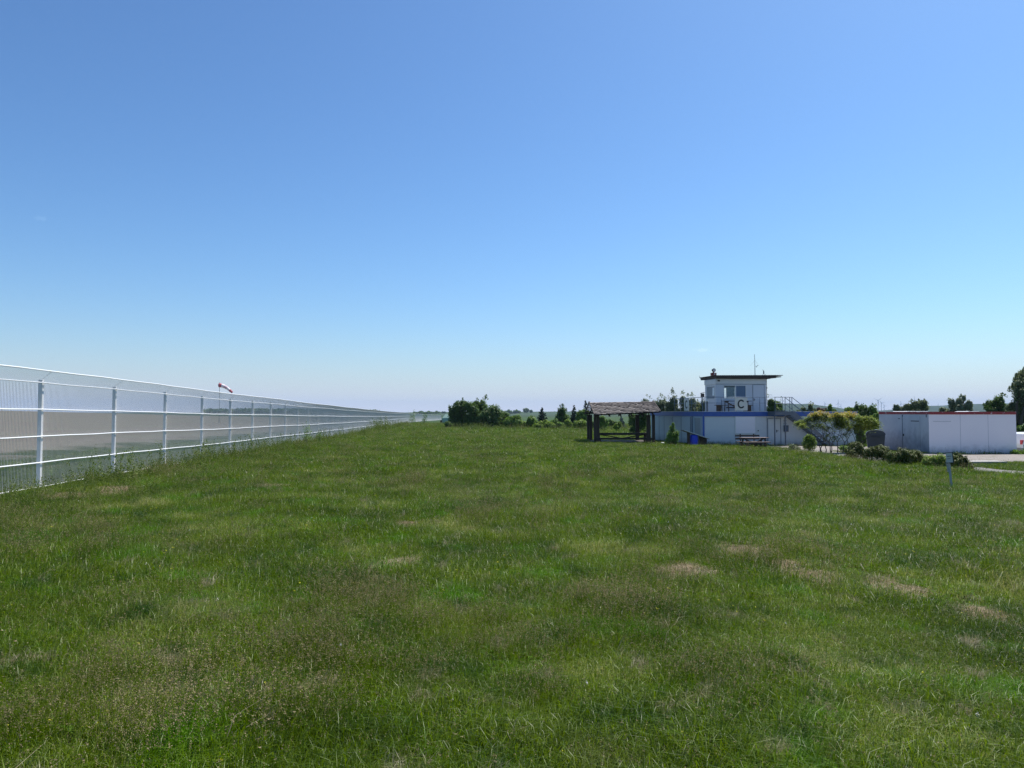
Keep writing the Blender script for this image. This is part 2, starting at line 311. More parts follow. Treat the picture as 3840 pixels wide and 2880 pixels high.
# ------------------------------------------------------------------ ground: one sheet out to the horizon
def build_ground():
    NA, NR = 420, 250
    ang = np.linspace(0, 2 * np.pi, NA, endpoint=False); rad = np.concatenate([[0.0], np.geomspace(.6, 12500, NR)])
    A, Rr = np.meshgrid(ang, rad[1:]); X = Rr * np.cos(A); Y = Rr * np.sin(A); Z = gz(X, Y)
    V = np.concatenate([[[0, 0, G(0, 0)]], np.stack([X, Y, Z], -1).reshape(-1, 3)])
    i, j = np.meshgrid(np.arange(NR - 1), np.arange(NA), indexing='ij'); j2 = (j + 1) % NA
    F = np.stack([1 + i*NA + j, 1 + (i+1)*NA + j, 1 + (i+1)*NA + j2, 1 + i*NA + j2], -1).reshape(-1, 4)
    F3 = np.stack([np.zeros(NA, int), 1 + np.arange(NA), 1 + (np.arange(NA) + 1) % NA], -1)
    m, t, b = new_mat('meadow_soil_and_fields'); b.inputs['Roughness'].default_value = .95; b.inputs['Specular IOR Level'].default_value = .1
    g = t.nodes.new('ShaderNodeNewGeometry'); sx = t.nodes.new('ShaderNodeSeparateXYZ'); t.links.new(g.outputs['Position'], sx.inputs[0])
    def math_(op, a, bb, c=None):
        n = t.nodes.new('ShaderNodeMath'); n.operation = op
        for k, v in enumerate((a, bb, c)):
            if v is None: continue
            if isinstance(v, (int, float)): n.inputs[k].default_value = v
            else: t.links.new(v, n.inputs[k])
        return n.outputs[0]
    def noise(sc, det=5):
        n = t.nodes.new('ShaderNodeTexNoise'); n.inputs['Scale'].default_value = sc; n.inputs['Detail'].default_value = det; n.inputs['Roughness'].default_value = .65
        t.links.new(g.outputs['Position'], n.inputs['Vector']); return n.outputs['Fac']
    def mr(v, a, b_, lo=0, hi=1):
        n = t.nodes.new('ShaderNodeMapRange'); t.links.new(v, n.inputs['Value']); n.inputs['From Min'].default_value = a; n.inputs['From Max'].default_value = b_
        n.inputs['To Min'].default_value = lo; n.inputs['To Max'].default_value = hi; return n.outputs[0]
    def mix(f, a, c):
        n = t.nodes.new('ShaderNodeMix'); n.data_type = 'RGBA'
        for k, v in ((0, f), (6, a), (7, c)):
            if isinstance(v, tuple): n.inputs[k].default_value = rgba(v)
            else: t.links.new(v, n.inputs[k])
        return n.outputs[2]
    s = math_('MULTIPLY_ADD', sx.outputs[1], .0985, math_('ADD', sx.outputs[0], 9.6))
    turf = mix(mr(noise(9), .35, .65), (.018, .034, .009), (.042, .058, .018))
    turf = mix(mr(noise(.35), .5, .68), turf, (.062, .066, .030))
    soil = mix(mr(noise(1.2), .35, .65), (.115, .098, .083), (.185, .160, .138))
    soil = mix(mr(noise(.08), .4, .62), soil, (.150, .145, .110))
    edge = math_('ADD', s, math_('MULTIPLY', math_('SUBTRACT', noise(.25), .5), 14.0))
    c = mix(mr(edge, -10.5, -13), turf, soil)
    # far farmland: big plots of different crops
    vo = t.nodes.new('ShaderNodeTexVoronoi'); vo.inputs['Scale'].default_value = .0022
    mpn = t.nodes.new('ShaderNodeMapping'); mpn.inputs['Scale'].default_value = (1, .45, 0); t.links.new(g.outputs['Position'], mpn.inputs[0]); t.links.new(mpn.outputs[0], vo.inputs['Vector'])
    sc_ = t.nodes.new('ShaderNodeSeparateColor'); t.links.new(vo.outputs['Color'], sc_.inputs[0])
    farc = mix(sc_.outputs[0], (.030, .055, .026), (.065, .085, .042))
    farc = mix(mr(noise(.02), .4, .6), farc, (.036, .060, .030))
    dist = t.nodes.new('ShaderNodeVectorMath'); dist.operation = 'LENGTH'; t.links.new(g.outputs['Position'], dist.inputs[0])
    c = mix(mr(dist.outputs['Value'], 520, 760), c, farc)
    nearfar = math_('MULTIPLY', mr(sx.outputs[1], 150, 190), mr(s, -1, 4))
    nearfar = math_('MULTIPLY', nearfar, mr(dist.outputs['Value'], 760, 700))
    c = mix(nearfar, c, (.040, .072, .022))
    t.links.new(c, b.inputs['Base Color'])
    bp = t.nodes.new('ShaderNodeBump'); bp.inputs['Strength'].default_value = .8; bp.inputs['Distance'].default_value = .06
    t.links.new(noise(6), bp.inputs['Height']); t.links.new(bp.outputs[0], b.inputs['Normal'])
    o = np_mesh('ground', V, F, m, F3=F3); o.data.shade_smooth()
    return tag(o, kind='structure')
build_ground()

def strip_sheet(name, poly_fn, nu, nv, mat, lift=.03):
    """sheet following the ground: poly_fn(u, v) -> x, y"""
    V = []; 
    for i in range(nu + 1):
        for j in range(nv + 1):
            x, y = poly_fn(i / nu, j / nv); V.append((x, y, G(x, y) + lift))
    F = [(i*(nv+1)+j, (i+1)*(nv+1)+j, (i+1)*(nv+1)+j+1, i*(nv+1)+j+1) for i in range(nu) for j in range(nv)]
    o = np_mesh(name, V, F, mat)
    if o.data.polygons[0].normal.z < 0: o.data.flip_normals()
    return tag(o, kind='structure')
M['path'] = pm('worn_asphalt_path', (.20, .19, .175), .9, var=(1.3, (.145, .138, .127), .3), bump=(60, .5), coord='Object')
M['gravel'] = pm('pale_gravel', (.29, .26, .23), .95, var=(3, (.205, .18, .16), .3), stain=(1.2, (.13, .13, .08), .62), bump=(80, .8))
PATH = [(23.5, 22.5), (20.9, 26.4), (19.5, 29.4), (19.1, 33), (19.0, 38), (19.0, 44), (19.3, 49)]
def path_fn(u, v):
    t = u * (len(PATH) - 1); i = min(int(t), len(PATH) - 2); f = t - i
    a = np.array(PATH[i]); b = np.array(PATH[i+1]); p = a + (b - a) * f; d = b - a; d = d / np.linalg.norm(d)
    n = np.array((d[1], -d[0])); wob = .10 * math.sin(u * 23) + .06 * math.sin(u * 71 + v)
    q = p + n * ((v - .5) * 3.0 + wob); return q[0], q[1]
strip_sheet('path', path_fn, 70, 4, M['path'], .035)
def yard_fn(u, v):
    x = 17.2 + u * 40; near = 37.2 + .5 * math.sin(u * 19) + .3 * math.sin(u * 47) + 5.0 * max(0, 1 - u * 6); far = 44.6
    return x, near + (far - near) * v
strip_sheet('gravel_yard', yard_fn, 90, 8, M['gravel'], .030)
def apron_fn(u, v):
    return 19.4 + 7.6 * u, 47.3 + .15 * math.sin(u * 30) * (1 - v) + 9.0 * v
strip_sheet('pavement', apron_fn, 40, 12, M['gravel'], .025)

# ------------------------------------------------------------------ hills (real relief, kilometres away)
def ridge(name, Y, pts, depth, mat, jag=0.0, seed=1):
    """pts: list of (px, py) of the skyline; a ridge with gentle slopes front and back"""
    rng = np.random.default_rng(seed)
    px = np.linspace(pts[0][0], pts[-1][0], 260); py = np.interp(px, [p[0] for p in pts], [p[1] for p in pts])
    if jag: py = py + np.convolve(rng.normal(0, jag, 260), np.ones(3) / 3, 'same')
    rows = []
    prof = [(-1, 0), (-.8, .12), (-.55, .38), (-.3, .72), (-.12, .93), (0, 1), (.2, .9), (.6, .45), (1, 0)]
    for dy, h in prof:
        r = []
        for a, b in zip(px, py):
            p = at(a, b, Y); base = G(p.x, Y + dy * depth) - 6; wob = 1 + .10 * math.sin(a * .07 + dy * 9) * (0 if dy == 0 else 1)
            r.append((p.x, Y + dy * depth, base + (p.z - base) * h * (wob if h < 1 else 1)))
        rows.append(r)
    V = [v for r in rows for v in r]; n = 260
    F = [(i*n + j, i*n + j + 1, (i+1)*n + j + 1, (i+1)*n + j) for i in range(len(rows) - 1) for j in range(n - 1)]
    o = np_mesh(name, V, F, mat); o.data.shade_smooth(); return tag(o, kind='structure')
M['hill_wood'] = pm('wooded_hill', (.020, .042, .022), .95, var=(.02, (.035, .062, .03), .3), spec=.1)
M['hill_field'] = pm('green_field_hill', (.036, .065, .030), .95, var=(.006, (.05, .075, .035), .3), spec=.1)
ridge('wooded_hill', 2500, [(2880, 1541), (2915, 1530), (2945, 1518), (2965, 1514), (3000, 1516), (3030, 1521), (3050, 1530), (3080, 1533), (3110, 1539), (3150, 1544)], 700, M['hill_wood'], .35, 2)
ridge('wooded_hill', 2900, [(3420, 1545), (3490, 1540), (3520, 1526), (3560, 1522), (3620, 1518), (3660, 1515), (3710, 1514), (3770, 1517), (3900, 1524), (4100, 1540)], 900, M['hill_wood'], .35, 3)
ridge('field_hill', 1900, [(1470, 1549), (1560, 1546), (1640, 1545), (1700, 1544.5), (1900, 1544), (2060, 1543.5), (2200, 1543), (2400, 1544), (2600, 1547)], 600, M['hill_field'], .1, 4)

# ------------------------------------------------------------------ perimeter fence
def fx(y): return -9.6 - .0985 * y + 10.7 * min(max((y - 150) / 300, 0), 2) ** 2
def build_fence():
    y0 = 17.6 - 3.98; N = 110
    root = empty('mesh_fence', (fx(y0), y0, G(fx(y0), y0)), 0, 'long white wire mesh fence with square posts and an outward leaning top rail', 'fence')
    o = Vector(root.location)
    ys = [y0 + 3.98 * i for i in range(N)]
    def base(y):
        x = fx(y); return Vector((x, y, gsm(y) + .03 + .012 * math.sin(y * .31 + 1)))
    post = MB().box(-.042, .042, -.046, .046, -.25, 2.63).box(-.047, .047, -.051, .051, 2.63, 2.66)
    pm_ = None
    rz = math.atan(.0985)
    for i, y in enumerate(ys[:100]):
        if pm_ is None:
            pm_ = post.build('post', M['fence_white'], root, bevel=.006)
            p = pm_
        else:
            p = pm_.copy(); COL.objects.link(p); p.parent = root
        b = base(y) - o; p.location = b + Vector((-.006, 0, 0)); p.rotation_euler.z = rz
    for k, h in enumerate((.10, .68, 1.30, 1.94, 2.58, 2.86)):
        off = .075 if k < 5 else .27
        pts = []
        yy = y0 - 1.5
        while yy < ys[-1]:
            b = base(yy) - o; pts.append((b.x + off, b.y, b.z + h + .006 * math.sin(yy * 1.7 + k)))
            yy += 1.33 if yy < 90 else 3.98
        MB().tube(pts, .017 if k not in (4,) else .014, 6).build('rail', M['fence_white'], root, smooth=True)
    # wires: one mesh per bay for the near bays, the far run as one
    def wires(ya, yb, name):
        yv = np.arange(ya, yb, .0553); xv = np.array([fx(v) for v in yv]); zv = np.array([base(v).z for v in yv])
        r = .0050; path = [(.045, .0), (.045, 2.58), (.25, 2.86)]
        V = []; n = len(yv); ang = np.array([0, 2.1, 4.2])
        for dx, h in path:
            for a in ang: V.append(np.stack([xv + dx + r * math.cos(a) - o.x, yv + r * math.sin(a) - o.y, zv + h - o.z], -1))
        V = np.stack(V, 1)              # n, 9, 3
        b = np.arange(n)[:, None] * 9; F = []
        for s_ in range(2):
            for k in range(3): F.append(b + np.array([[s_*3 + k, s_*3 + (k+1) % 3, s_*3 + 3 + (k+1) % 3, s_*3 + 3 + k]]))
        return np_mesh(name, V.reshape(-1, 3), np.concatenate(F), M['wire'], root)
    for i in range(-1, 40):
        ya = ys[0] + 3.98 * i; wires(ya, ya + 3.98, 'mesh_panel')
    wires(ys[0] + 3.98 * 40, ys[-1], 'far_mesh_panel')
    arm = None
    for y in ys[:45]:
        b = base(y) - o
        if arm is None:
            arm = MB().bar((-.03, 0, 2.63), (.25, 0, 2.86), .007, .007).build('overhang_arm', M['fence_white'], root); arm.location = b
        else:
            a = arm.copy(); COL.objects.link(a); a.parent = root; a.location = b
build_fence()

# ------------------------------------------------------------------ windsock in the field
def build_windsock():
    Y = 150; p = at(822, 1545, Y); g = G(p.x, Y); top = at(820, 1434, Y).z - g
    r = empty('windsock', (p.x, Y, g), 0, 'red and white windsock drooping from a thin pole in the field behind the fence', 'windsock')
    MB().tube([(0, 0, -.3), (0, 0, top * .5), (0, 0, top)], [.07, .055, .035], 8).build('pole', M['steel'], r)
    k = MB(); a = Vector((-.12, 0, top - .55)); bpt = Vector((2.55, .2, top - 1.95))
    ring = [(a.x, a.y + .42 * math.cos(t), a.z + .42 * math.sin(t)) for t in np.linspace(0, 2 * math.pi, 17)]
    k.tube(ring, .025, 5).bar((0, 0, top - .1), (a.x, a.y, a.z + .42), .04).bar((0, 0, top - 1.0), (a.x, a.y, a.z - .42), .04); k.build('hoop', M['steel'], r)
    segs = 5; 
    for i in range(segs):
        m = MB(); pts = []; rad = []
        for j in range(5):
            t = (i + j / 4) / segs; q = a.lerp(bpt, t) + Vector((0, 0, .32 * math.sin(t * 3.14) - .12 * t)); pts.append(q); rad.append(.43 - .20 * t + .02 * math.sin(t * 25))
        m.tube(pts, rad, 14, cap=(i == segs - 1)); m.build('sock_band', M[('sock_red', 'sock_white', 'sock_pink', 'sock_white', 'sock_red')[i]], r, smooth=True)
build_windsock()

# ------------------------------------------------------------------ low flat building with the roof deck
TH = R(6.85); CT, ST = math.cos(TH), math.sin(TH)
X0 = at(2640, 1545, 57).x; Y0 = 57.0; ZB = EYE - 2.60
def kx(px): d = ray(px, 1545); return d.x / d.y
def FU(px, v=0):
    x0, y0 = X0 - v * ST, Y0 + v * CT; k = kx(px); return (k * y0 - x0) / (CT - k * ST)
def SV(px, u=0):
    x0, y0 = X0 + u * CT, Y0 + u * ST; k = kx(px); return (x0 - k * y0) / (k * CT + ST)
def LZ(px, py, u, v): return at(px, py, Y0 + u * ST + v * CT).z - ZB
def build_office():
    W = FU(3212) ; D = SV(2441)
    r = empty('flat_roofed_building', (X0, Y0, ZB), TH, 'long low white building with a blue roof edge and a roof deck', 'building')
    wl = MB().box(0, W, .02, D, -.25, 2.29).build('wall', M['wall_white'], r)
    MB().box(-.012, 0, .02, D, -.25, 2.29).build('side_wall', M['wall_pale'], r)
    m = MB(); m.box(-.06, W + .06, -.05, 0.0, 2.26, 2.62); m.box(-.06, 0.0, 0, D, 2.26, 2.62); m.box(W, W + .06, 0, D, 2.26, 2.62); m.box(-.06, W + .06, D, D + .06, 2.26, 2.62)
    m.build('fascia', M['blue'], r)
    MB().box(0, W, 0, D, 2.30, 2.585).build('roof', M['roof_dark'], r)
    m = MB(); m.box(-.075, W + .075, -.065, .05, 2.62, 2.645); m.box(-.075, .03, .05, D + .07, 2.62, 2.645); m.box(W - .03, W + .075, .05, D + .07, 2.62, 2.645); m.build('roof_capping', M['white'], r)
    MB().box(-.10, .015, -.045, .09, -.25, 2.26).build('corner_post', M['blue'], r)
    # front: roller shutter window
    a, b = FU(2758), FU(2831); z1, z0 = LZ(2758, 1563, a, 0), LZ(2758, 1624, a, 0)
    wn = MB(); wn.box(a - .05, a, -.035, .02, z0 - .05, z1 + .03).box(b, b + .05, -.035, .02, z0 - .05, z1 + .03).box(a, b, -.035, .02, z0 - .05, z0).box(a, b, -.035, .02, z1, z1 + .03)
    wn = wn.build('window', M['cabin_band'], r)
    s = MB(); n = 22
    for i in range(n):
        za = z0 + (z1 - z0) * i / n; s.box(a, b, -.012 - .006 * (i % 2), .02, za, za + (z1 - z0) / n)
    s.build('roller_shutter', M['cont'], wn)
    # front: door leaves under the landing
    for (p0, p1) in ((2878, 2903), (2905, 2926)):
        a, b = FU(p0), FU(p1)
        d = MB().box(a + .02, b - .02, -.03, .02, .03, 2.08).build('door', M['wall_white'], r, bevel=.006)
        MB().box(a - .012, a + .012, -.036, .02, .0, 2.12).box(b - .012, b + .012, -.036, .02, 0, 2.12).box(a + .012, b - .012, -.036, .02, 2.09, 2.12).build('door_frame', M['line'], d)
        if p0 == 2905:
            MB().bar((a + .12, -.07, 1.12), (a + .27, -.07, 1.12), .03).box(a + .10, a + .15, -.055, -.03, 1.0, 1.2).build('handle', M['black'], d)
    # seams of the wall panels
    m = MB()
    for p in (2640 + 117, 2832, 2875, 2928, 3030, 3120): u = FU(p); m.box(u - .007, u + .007, .012, .0205, 0, 2.26)
    m.build('panel_joint', M['line'], r)
    m = MB()
    for zc in (1.92, 1.80, 1.68): m.box(FU(2936), FU(2950), -.03, .02, zc, zc + .03)
    m.build('wall_vent', M['grey_joint'], r)
    e = MB().box(FU(2938), FU(2953), -.16, .02, 1.05, 1.55).build('meter_box', M['steel'], r, bevel=.01)
    MB().box(FU(2941), FU(2950), -.168, -.16, 1.12, 1.48).build('meter_door', M['steel_blue'], e)
    u = FU(2827)
    MB().sphere((FU(2842), -.03, LZ(2842, 1615, FU(2842), 0)), .05, 8).build('tap', M['black'], r)
    # west side: row of tall timber door leaves, post and window
    bounds = [2446, 2473, 2492, 2523, 2556, 2590]
    for i in range(5):
        v1, v0 = SV(bounds[i]), SV(bounds[i + 1])
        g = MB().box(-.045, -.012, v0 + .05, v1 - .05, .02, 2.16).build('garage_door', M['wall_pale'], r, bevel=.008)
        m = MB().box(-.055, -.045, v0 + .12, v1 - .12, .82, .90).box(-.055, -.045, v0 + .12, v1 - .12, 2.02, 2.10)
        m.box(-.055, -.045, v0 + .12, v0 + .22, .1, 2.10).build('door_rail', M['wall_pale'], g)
    m = MB()
    for bpx in bounds: v = SV(bpx); m.box(-.03, -.012, v - .045, v + .045, .0, 2.2)
    m.build('door_gap', M['line'], r)
    v = SV(2597); MB().box(-.12, -.012, v - .12, v + .12, -.1, 2.26).build('side_post', M['grey_joint'], r)
    v1, v0 = SV(2606), SV(2630); z1, z0 = 2.13, .72
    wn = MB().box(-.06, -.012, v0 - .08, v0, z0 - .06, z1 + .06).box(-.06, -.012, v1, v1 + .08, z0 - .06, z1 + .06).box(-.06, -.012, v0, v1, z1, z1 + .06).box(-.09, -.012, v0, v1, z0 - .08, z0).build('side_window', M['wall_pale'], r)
    s = MB()
    for i in range(16): za = z0 + (z1 - z0) * i / 16; s.box(-.03 - .006 * (i % 2), -.012, v0, v1, za, za + (z1 - z0) / 16)
    s.build('roller_shutter', M['blind'], wn)
    return r, W, D
OFF, BW, BD = build_office()
def bw(u, v, z): return (X0 + u * CT - v * ST, Y0 + u * ST + v * CT, ZB + z)
DECK = 2.645

# ------------------------------------------------------------------ control cabin on the roof
def build_cabin():
    v0 = 2.9
    u0, u1 = FU(2686, v0), FU(2874, v0); zt = LZ(2780, 1421, (u0 + u1) / 2, v0); cd = 2.35
    o = bw(u0, v0, DECK - .03); H = zt - DECK + .03; Wd = u1 - u0
    r = empty('control_cabin', o, TH, 'white cabin with big windows and an overhanging dark roof, standing on the blue edged building', 'cabin')
    def U(px, v=0): return FU(px, v0 + v) - u0
    def Z(px, py): return LZ(px, py, u0 + U(px), v0) - DECK + .03
    # walls with a real window opening in front and one at the side
    a, b = U(2715), U(2847 - 1) ; b = U(2847); zt1, zb1 = Z(2760, 1444), Z(2760, 1495)
    a, b = U(2714), U(2799)
    m = MB(); t = .08
    m.box(0, a, 0, t, 0, H).box(b, Wd, 0, t, 0, H).box(a, b, 0, t, 0, zb1).box(a, b, 0, t, zt1, H)
    m.box(0, Wd, cd - t, cd, 0, .95).box(0, Wd, cd - t, cd, 2.05, H).box(0, .3, cd - t, cd, .95, 2.05).box(Wd - .9, Wd, cd - t, cd, .95, 2.05)
    m.box(Wd - t, Wd, t, cd - t, 0, H)
    sy0, sy1, sz0, sz1 = .25, 1.95, Z(2686, 1497), Z(2686, 1446)
    m.box(0, t, t, sy0, 0, H).box(0, t, sy1, cd - t, 0, H).box(0, t, sy0, sy1, 0, sz0).box(0, t, sy0, sy1, sz1, H)
    m.box(t, Wd - t, t, cd - t, 0, .03)
    m.build('wall', M['cabin_white'], r)
    zb = Z(2780, 1440)
    MB().box(-.06, Wd + .02, -.05, 0, zb, H + .02).box(-.06, 0, 0, cd + .02, zb - .03, H - .05).build('upper_band', M['cabin_band'], r, bevel=.01)
    MB().box(0, Wd + .01, -.012, 0, zb - .03, zb - .001).build('painted_shadow_line', M['line'], r)  # dark strip painted in as the shadow line below the band
    f = MB(); w_ = .055
    f.box(a, b, -.02, .05, zb1, zb1 + w_).box(a, b, -.02, .05, zt1 - w_, zt1).box(a, a + w_, -.02, .05, zb1 + w_, zt1 - w_).box(b - w_, b, -.02, .05, zb1 + w_, zt1 - w_)
    mid = U(2759); f.box(mid - .05, mid + .05, -.02, .05, zb1 + w_, zt1 - w_)
    wn = f.build('front_window', M['cabin_band'], r)
    MB().box(a + w_, mid - .05, .02, .03, zb1 + w_, zt1 - w_).build('pane', M['clear'], wn)
    MB().box(mid + .05, b - w_, .02, .03, zb1 + w_, zt1 - w_).build('curtained_pane', M['curtain'], wn)
    MB().box(a + w_ + .20, mid - .06, .05, .058, zb1 + w_ + .02, zt1 - w_ - .10).build('blind', M['blind'], wn)
    
    f = MB().box(-.03, .03, sy0, sy1, sz0, sz0 + w_).box(-.03, .03, sy0, sy1, sz1 - w_, sz1).box(-.03, .03, sy0, sy0 + w_, sz0 + w_, sz1 - w_).box(-.03, .03, sy1 - w_, sy1, sz0 + w_, sz1 - w_).build('side_window', M['cabin_band'], r)
    MB().box(.0, .012, sy0 + w_, sy1 - w_, sz0 + w_, sz1 - w_).build('pane', M['blind'], f)
    MB().box(-.006, -.001, sy0 + w_ + .02, sy0 + w_ + .45, sz0 + w_ + .25, sz1 - w_ - .1).build('painted_sky_gap', M['painted_sky'], f)  # opaque patch painted as sky brightness seen through the window
    da, db = U(2824), U(2866); dz = Z(2840, 1444)
    d = MB().box(da, db, -.03, .0, .05, dz).build('door', M['cabin_white'], r, bevel=.008)
    MB().box(da - .02, da, -.035, 0, .03, dz + .02).box(db, db + .02, -.035, 0, .03, dz + .02).box(da, db, -.035, 0, dz, dz + .02).build('door_frame', M['line'], d)
    MB().bar((da + .06, -.07, 1.0), (da + .18, -.07, 1.0), .03).box(da + .05, da + .10, -.05, -.03, .9, 1.12).build('handle', M['black'], d)
    # roof: thin sheet on stepped dark beams, long overhang to the right
    zr = LZ(2780, 1407, u0, v0 - .4) - DECK + .03; ur = U(2938, -.4)
    rt = MB(); n = 60
    for i in range(n):
        x0 = -.12 + (ur + .12) * i / n; x1 = -.12 + (ur + .12) * (i + 1) / n; dz = .012 * (i % 2); lift = .05 * (x0 / ur)
        rt.box(x0, x1, -.42, cd + 1.0, zr - .055 + dz + lift, zr - .01 + dz + lift)
    rf = rt.build('roof', M['roof_dark'], r)
    bm_ = MB()
    for (xe, za, zb_, yf) in ((U(2932, -.4), zr - .13, zr - .06, -.38), (U(2914, -.4), zr - .20, zr - .13, -.34), (U(2893, -.4), zr - .27, zr - .20, -.28), (U(2878, -.4), H + .02, zr - .27, -.20)):
        bm_.box(-.08, xe, yf, cd + .5 - yf, za, zb_)
    bm_.build('roof_beam', M['roof_dark'], r)
    MB().tube([(-.16, -.3, zr - .02), (-.2, 2.8, zr - .05)], .03, 6).bar((-.17, 3.1, zr - .02), (-.22, 3.1, zr + .12), .02).build('gutter', M['roof_dark'], r)
    k = MB().box(.10, .16, -.16, -.05, H - .17, H - .11).sphere((.19, -.17, H - .16), .075, 10, (1.3, 1, .9)); k.build('security_camera', M['black'], r)
    # things on the roof
    def top(px, v): 
        u = U(px, v); return bw(u0 + u, v0 + v, DECK - .03 + zr + .01)
    q = empty('signal_lamp', top(2677, .6), TH, 'red signal lamp box with a round dark lamp on the cabin roof', 'signal lamp')
    MB().box(-.21, .21, -.15, .15, 0, .24).build('housing', M['red'], q, bevel=.02)
    MB().box(-.02, .09, -.158, -.15, .07, .19).build('number_plate', M['cream'], q)
    MB().box(-.05, .05, -.05, .05, .24, .32).build('bracket', M['red'], q)
    MB().tube([(0, .12, .45), (0, -.10, .45), (0, -.14, .45)], [.11, .155, .15], 14).build('lamp_head', M['black'], q, smooth=False)
    MB().tube([(0, -.138, .45), (0, -.150, .45)], [.10, .095], 14).build('lens', M['sock_white'], q)
    q = empty('radio_mast', top(2833, 1.0), TH, 'thin radio mast with guy wires and a small camera arm on the cabin roof', 'mast')
    MB().tube([(0, 0, 0), (0, 0, .9), (-.02, 0, 1.85)], [.028, .024, .016], 8).build('pole', M['steel_blue'], q)
    MB().bar((0, 0, 1.35), (-.33, .1, .88), .006).bar((0, 0, 1.38), (.40, .1, .90), .006).build('guy_wire', M['steel'], q)
    MB().bar((0, 0, .78), (.14, 0, .79), .02).bar((.14, 0, .74), (.14, 0, .84), .02).bar((.13, 0, .84), (.27, -.05, .90), .045, .04).build('camera_arm', M['black'], q)
    q = empty('weather_sensor', top(2868, .8), TH, 'small grey weather sensor stack at the right of the cabin roof', 'weather sensor')
    MB().tube([(.06, 0, 0), (.06, 0, .16)], .03, 6).bar((.06, 0, .06), (-.12, 0, .06), .025).build('stand', M['black'], q)
    m = MB()
    for i in range(4): m.tube([(-.12, 0, .04 + i * .035), (-.12, 0, .055 + i * .035)], [.06, .045], 10)
    m.build('radiation_shield', M['white'], q)
    MB().tube([(-.05, 0, .18), (-.05, 0, .42), (-.09, 0, .46)], [.05, .045, .02], 8).bar((-.12, 0, .45), (.0, 0, .49), .015).bar((-.1, 0, .5), (-.16, 0, .52), .03).build('wind_gauge', M['steel'], q)
    # antenna pole beside the cabin
    u = U(2876); q = empty('antenna_pole', bw(u0 + u, v0, DECK), TH, 'dark pole with two horizontal antenna rods at the right side of the cabin', 'antenna')
    Hc = Z(2876, 1421) 
    MB().tube([(0, 0, 0), (0, 0, Hc)], .025, 8).build('pole', M['black'], q)
    for zc, xa, xb in ((1.36, -.02, .42), (1.18, -.2, .62)):
        MB().bar((xa, -.1, zc + .03), (xb, -.12, zc), .02).build('antenna_rod', M['steel_blue'], q)
    MB().box(-.02, .05, -.03, .04, 1.9, 2.02).build('junction_box', M['steel'], q)
build_cabin()

